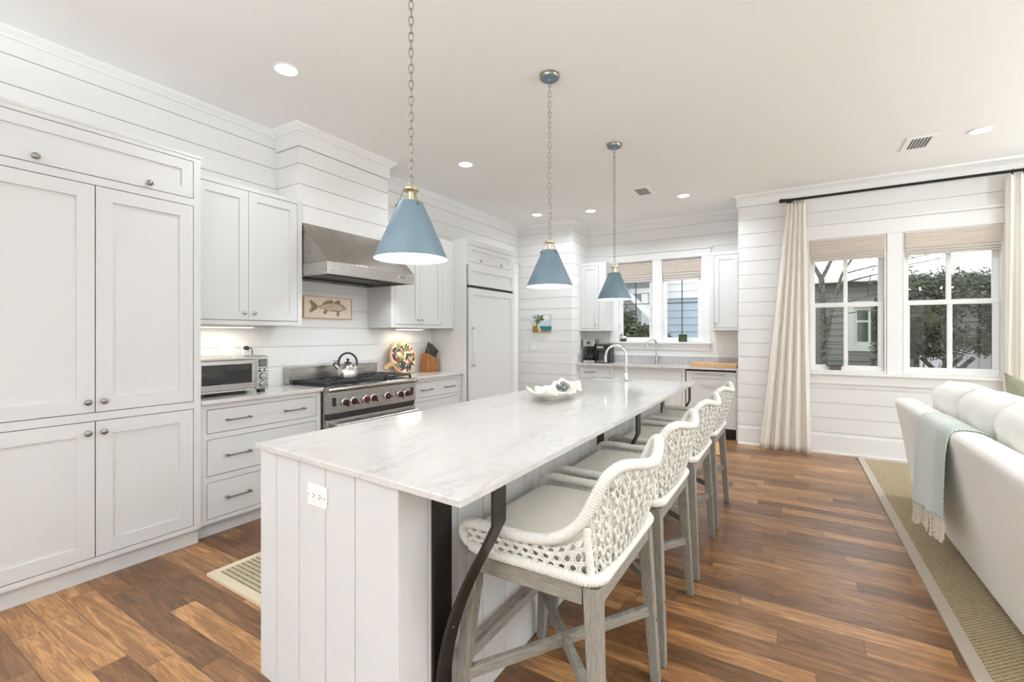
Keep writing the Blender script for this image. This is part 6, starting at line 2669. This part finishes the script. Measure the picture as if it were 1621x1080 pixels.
mb.build('pane', plain('dark_window_pane', (0.05, 0.065, 0.04), 0.08, spec=0.6), wf)
mb = MB()
mb.add([(nx0 - 0.08, HY - 0.18, 2.44), (nx1 + 0.4, HY - 0.18, 2.44), (nx1 + 0.4, HY + 3.2, 2.72), (nx0 - 0.08, HY + 3.2, 2.72),
        (nx0 - 0.08, HY - 0.18, 2.39), (nx1 + 0.4, HY - 0.18, 2.39), (nx1 + 0.4, HY + 3.2, 2.67), (nx0 - 0.08, HY + 3.2, 2.67)],
       [(0, 1, 2, 3), (7, 6, 5, 4), (0, 4, 5, 1), (1, 5, 6, 2), (2, 6, 7, 3), (3, 7, 4, 0)])
mb.build('roof', M['roof'], nh)
mb = MB()
mb.box(nx0 - 0.10, nx1 + 0.42, HY - 0.28, HY - 0.182, 2.36, 2.44)
mb.build('gutter', M['side_white'], nh)

# bare-branched tree before it
tr = thing('garden_tree', 'small tree with mottled trunk and thin bare branches outside the left sitting-room window', 'tree', (0.42, 8.6, -0.35))
mb = MB()


def branch(mb, p, d, L, r, depth, rn):
    pts = [Vector(p)]
    d = Vector(d).normalized()
    n = 5
    for i in range(n):
        d = (d + Vector((rn.gauss(0, .12), rn.gauss(0, .12), rn.gauss(0, .06)))).normalized()
        pts.append(pts[-1] + d * L / n)
    mb.tube(pts, [r * (1 - 0.45 * i / n) for i in range(n + 1)], 7 if depth > 1 else 4)
    if depth > 0:
        for k in range(3 if depth > 1 else 4):
            i = rn.randint(2, n)
            nd = (d + Vector((rn.gauss(0, .6), rn.gauss(0, .5), rn.gauss(0.1, .35)))).normalized()
            branch(mb, pts[i], nd, L * rn.uniform(.5, .75), r * 0.5, depth - 1, rn)


rn = random.Random(21)
mb.tube(catmull([(0.40, 8.6, -0.36), (0.42, 8.6, 0.4), (0.415, 8.62, 1.0), (0.405, 8.6, 1.55), (0.385, 8.6, 2.22)], 5), [0.062 - 0.0012 * i for i in range(21)], 10)
mb.tube(catmull([(0.43, 8.6, 1.25), (0.48, 8.58, 1.5), (0.53, 8.55, 1.8), (0.64, 8.55, 2.25)], 5), [0.032 - 0.0008 * i for i in range(16)], 8)
mb.build('trunk', M['bark'], tr, smooth=60)
mb = MB()
for p, d, L, r in (((0.385, 8.6, 2.2), (-0.5, 0, 1), 0.7, 0.036), ((0.385, 8.6, 2.2), (0.45, 0.1, 1), 0.7, 0.032), ((0.64, 8.55, 2.25), (0.5, 0, 1), 0.7, 0.018), ((0.39, 8.6, 2.0), (-0.9, 0, 0.4), 0.5, 0.012),
                   ((0.5, 8.55, 1.75), (1, 0, 0.45), 0.8, 0.012), ((0.42, 8.6, 1.6), (0.9, -0.2, 0.25), 0.7, 0.010), ((0.6, 8.6, 2.1), (1, -0.1, 0.5), 0.9, 0.013), ((0.64, 8.55, 2.25), (1, 0, 0.2), 0.9, 0.012),
                   ((0.64, 8.55, 2.15), (1, 0, -0.12), 0.8, 0.010), ((0.40, 8.6, 1.9), (-0.8, 0, -0.2), 0.3, 0.008)):
    branch(mb, p, d, L, r, 2, rn)
mb.build('branches', M['bark'], tr, smooth=60)

# dark evergreen shrubs beyond the right sitting-room window
for k, (x, y, lobes, lb) in enumerate((
        (1.85, 9.3, [(1.72, 9.3, 1.62, 0.36, 0.36, 0.58), (2.0, 9.35, 1.95, 0.42, 0.36, 0.42), (1.95, 9.3, 1.30, 0.34, 0.3, 0.34), (1.55, 9.3, 2.05, 0.26, 0.3, 0.32), (1.62, 9.3, 1.3, 0.3, 0.3, 0.34), (1.80, 9.25, 1.22, 0.34, 0.3, 0.26)], 'dark evergreen shrub with bare stems beyond the right sitting-room window'),
        (2.95, 10.13, [(2.80, 10.13, 1.99, 0.46, 0.38, 0.44), (2.84, 10.13, 1.46, 0.32, 0.36, 0.42), (2.59, 10.13, 1.2, 0.24, 0.3, 0.23), (2.50, 10.13, 2.04, 0.32, 0.3, 0.3), (3.3, 10.13, 1.62, 0.47, 0.38, 0.74)], 'dark evergreen shrub by the right edge of the right sitting-room window'),
        (1.10, 8.6, [(1.13, 8.7, 1.62, 0.12, 0.16, 0.36), (1.10, 8.7, 1.15, 0.10, 0.12, 0.12)], 'loose green shrub growing before the neighbouring house'))):
    t = thing('garden_shrub', lb, 'shrub', (x, y, -0.35), group='shrubs outside the sitting-room windows')
    leafmass('foliage', lobes, 6500 if k < 2 else 700, 0.036, M['leaf_dark'] if k < 2 else M['leaf_mid'], t, 30 + k)
    mb = MB()
    rn = random.Random(50 + k)
    for q in range(5 if k < 2 else 3):
        mb.tube(catmull([(x + rn.uniform(-.1, .1), y, -0.35), (x + rn.uniform(-.3, .3), y + rn.uniform(-.1, .1), 0.3), (x + rn.uniform(-.45, .45) * (1 if k < 2 else .3), y, 1.0)], 5), 0.03, 7)
    mb.build('stems', M['bark'], t, smooth=60)
for k, (x, y, lb) in enumerate(((1.45, 8.3, 'strappy plant under the left half of the right sitting-room window'), (2.2, 8.4, 'strappy plant under the middle of the right sitting-room window'),
                                (2.75, 8.4, 'strappy plant under the right half of the right sitting-room window'))):
    t = thing('strappy_plant', lb, 'plant', (x, y, -0.35), group='strappy plants outside')
    mb = MB()
    rn = random.Random(70 + k)
    for q in range(16):
        a = rn.uniform(0, 2 * PI)
        L = rn.uniform(0.9, 1.45)
        ex = rn.uniform(0.15, 0.5)
        p0 = Vector((x, y, -0.35))
        p1 = p0 + Vector((math.cos(a) * ex * 0.4, math.sin(a) * ex * 0.4, L * 0.6))
        p2 = p0 + Vector((math.cos(a) * ex, math.sin(a) * ex, L))
        sd = Vector((-math.sin(a), math.cos(a), 0))
        w = 0.024
        mb.add([p0 - sd * w, p0 + sd * w, p1 + sd * w * 1.1, p2, p1 - sd * w * 1.1], [(0, 1, 2, 3, 4)])
    mb.build('leaves', M['leaf_dark'], t)
# white fence behind the shrubs
t = thing('white_fence', 'white board fence behind the evergreen shrubs', 'fence', (3.4, 10.6, -0.35))
mb = MB()
for i in range(60):
    mb.box(1.9 + i * 0.15, 1.9 + i * 0.15 + 0.14, 10.55, 10.58, -0.34, 1.15)
mb.build('boards', M['side_white'], t)

# house with a porch beyond the sink windows
bh = thing('porch_house', 'pale blue house with white gable and porch braces beyond the sink windows', 'house', (-2.0, 10.6, -0.35))
mb = MB()
siding(mb, -2.45, 0.2, 10.4, -0.3, 2.13, [], 0.155)
mb.build('wall', M['side_blue'], bh)
mb = MB()
siding(mb, -2.45, 0.2, 10.36, 2.13, 4.6, [], 0.155)
mb.build('gable', M['side_white'], bh)
mb = MB()
mb.box(-2.70, -2.58, 9.63, 9.75, -0.35, 2.2)
mb.box(-6.0, -2.46, 9.60, 9.78, 2.21, 2.31)
mb.bar((-2.40, 9.55, 1.62), (-3.30, 9.55, 2.58), 0.09, 0.10)
mb.bar((-2.64, 9.69, 1.75), (-2.38, 9.69, 2.15), 0.07, 0.08)
mb.build('porch_frame', M['side_white'], bh)
mb = MB()
mb.add([(-6.2, 9.3, 2.5), (-2.3, 9.3, 2.5), (-2.3, 12, 3.7), (-6.2, 12, 3.7), (-6.2, 9.3, 2.44), (-2.3, 9.3, 2.44), (-2.3, 12, 3.64), (-6.2, 12, 3.64)],
       [(0, 1, 2, 3), (7, 6, 5, 4), (0, 4, 5, 1), (1, 5, 6, 2), (2, 6, 7, 3), (3, 7, 4, 0)])
mb.build('porch_roof', M['roof'], bh)
mb = MB()
siding(mb, -6.2, -2.45, 11.6, -0.3, 3.4, [], 0.155)
mb.build('porch_wall', plain('grey_porch_siding', (0.52, 0.55, 0.56), 0.7), bh)
t = thing('garden_shrub', 'flowering green bush outside the left sink window', 'shrub', (-3.2, 9.1, -0.35))
leafmass('foliage', [(-2.86, 9.1, 1.45, 0.24, 0.25, 0.45), (-2.62, 9.05, 1.2, 0.35, 0.3, 0.38), (-2.25, 9.0, 1.12, 0.35, 0.3, 0.36), (-3.1, 9.1, 1.1, 0.4, 0.3, 0.5)], 3800, 0.05, M['leaf_mid'], t, 90)
mb = MB()
rn = random.Random(91)
for q in range(6):
    mb.tube([(-3.2 + rn.uniform(-.2, .2), 9.1, -0.35), (-3.2 + rn.uniform(-.5, .5), 9.1, 0.9)], 0.025, 6)
mb.build('stems', M['bark'], t, smooth=60)
t = thing('potted_succulent', 'small pale succulent outside the right sink window', 'plant', (-1.9, 8.2, 0.9))
leafmass('foliage', [(-1.9, 8.2, 1.02, 0.12, 0.1, 0.1)], 160, 0.05, leaf_mat('pale_leaves', (0.2, 0.22, 0.18), (0.4, 0.42, 0.36)), t, 95)
mb = MB()
mb.lathe([(0.05, -1.25), (0.05, 0.0), (0.10, 0.0), (0.12, 0.1), (0, 0.1)], (-1.9, 8.2, 0.9), 16)
mb.build('pot', M['side_white'], t, smooth=40)
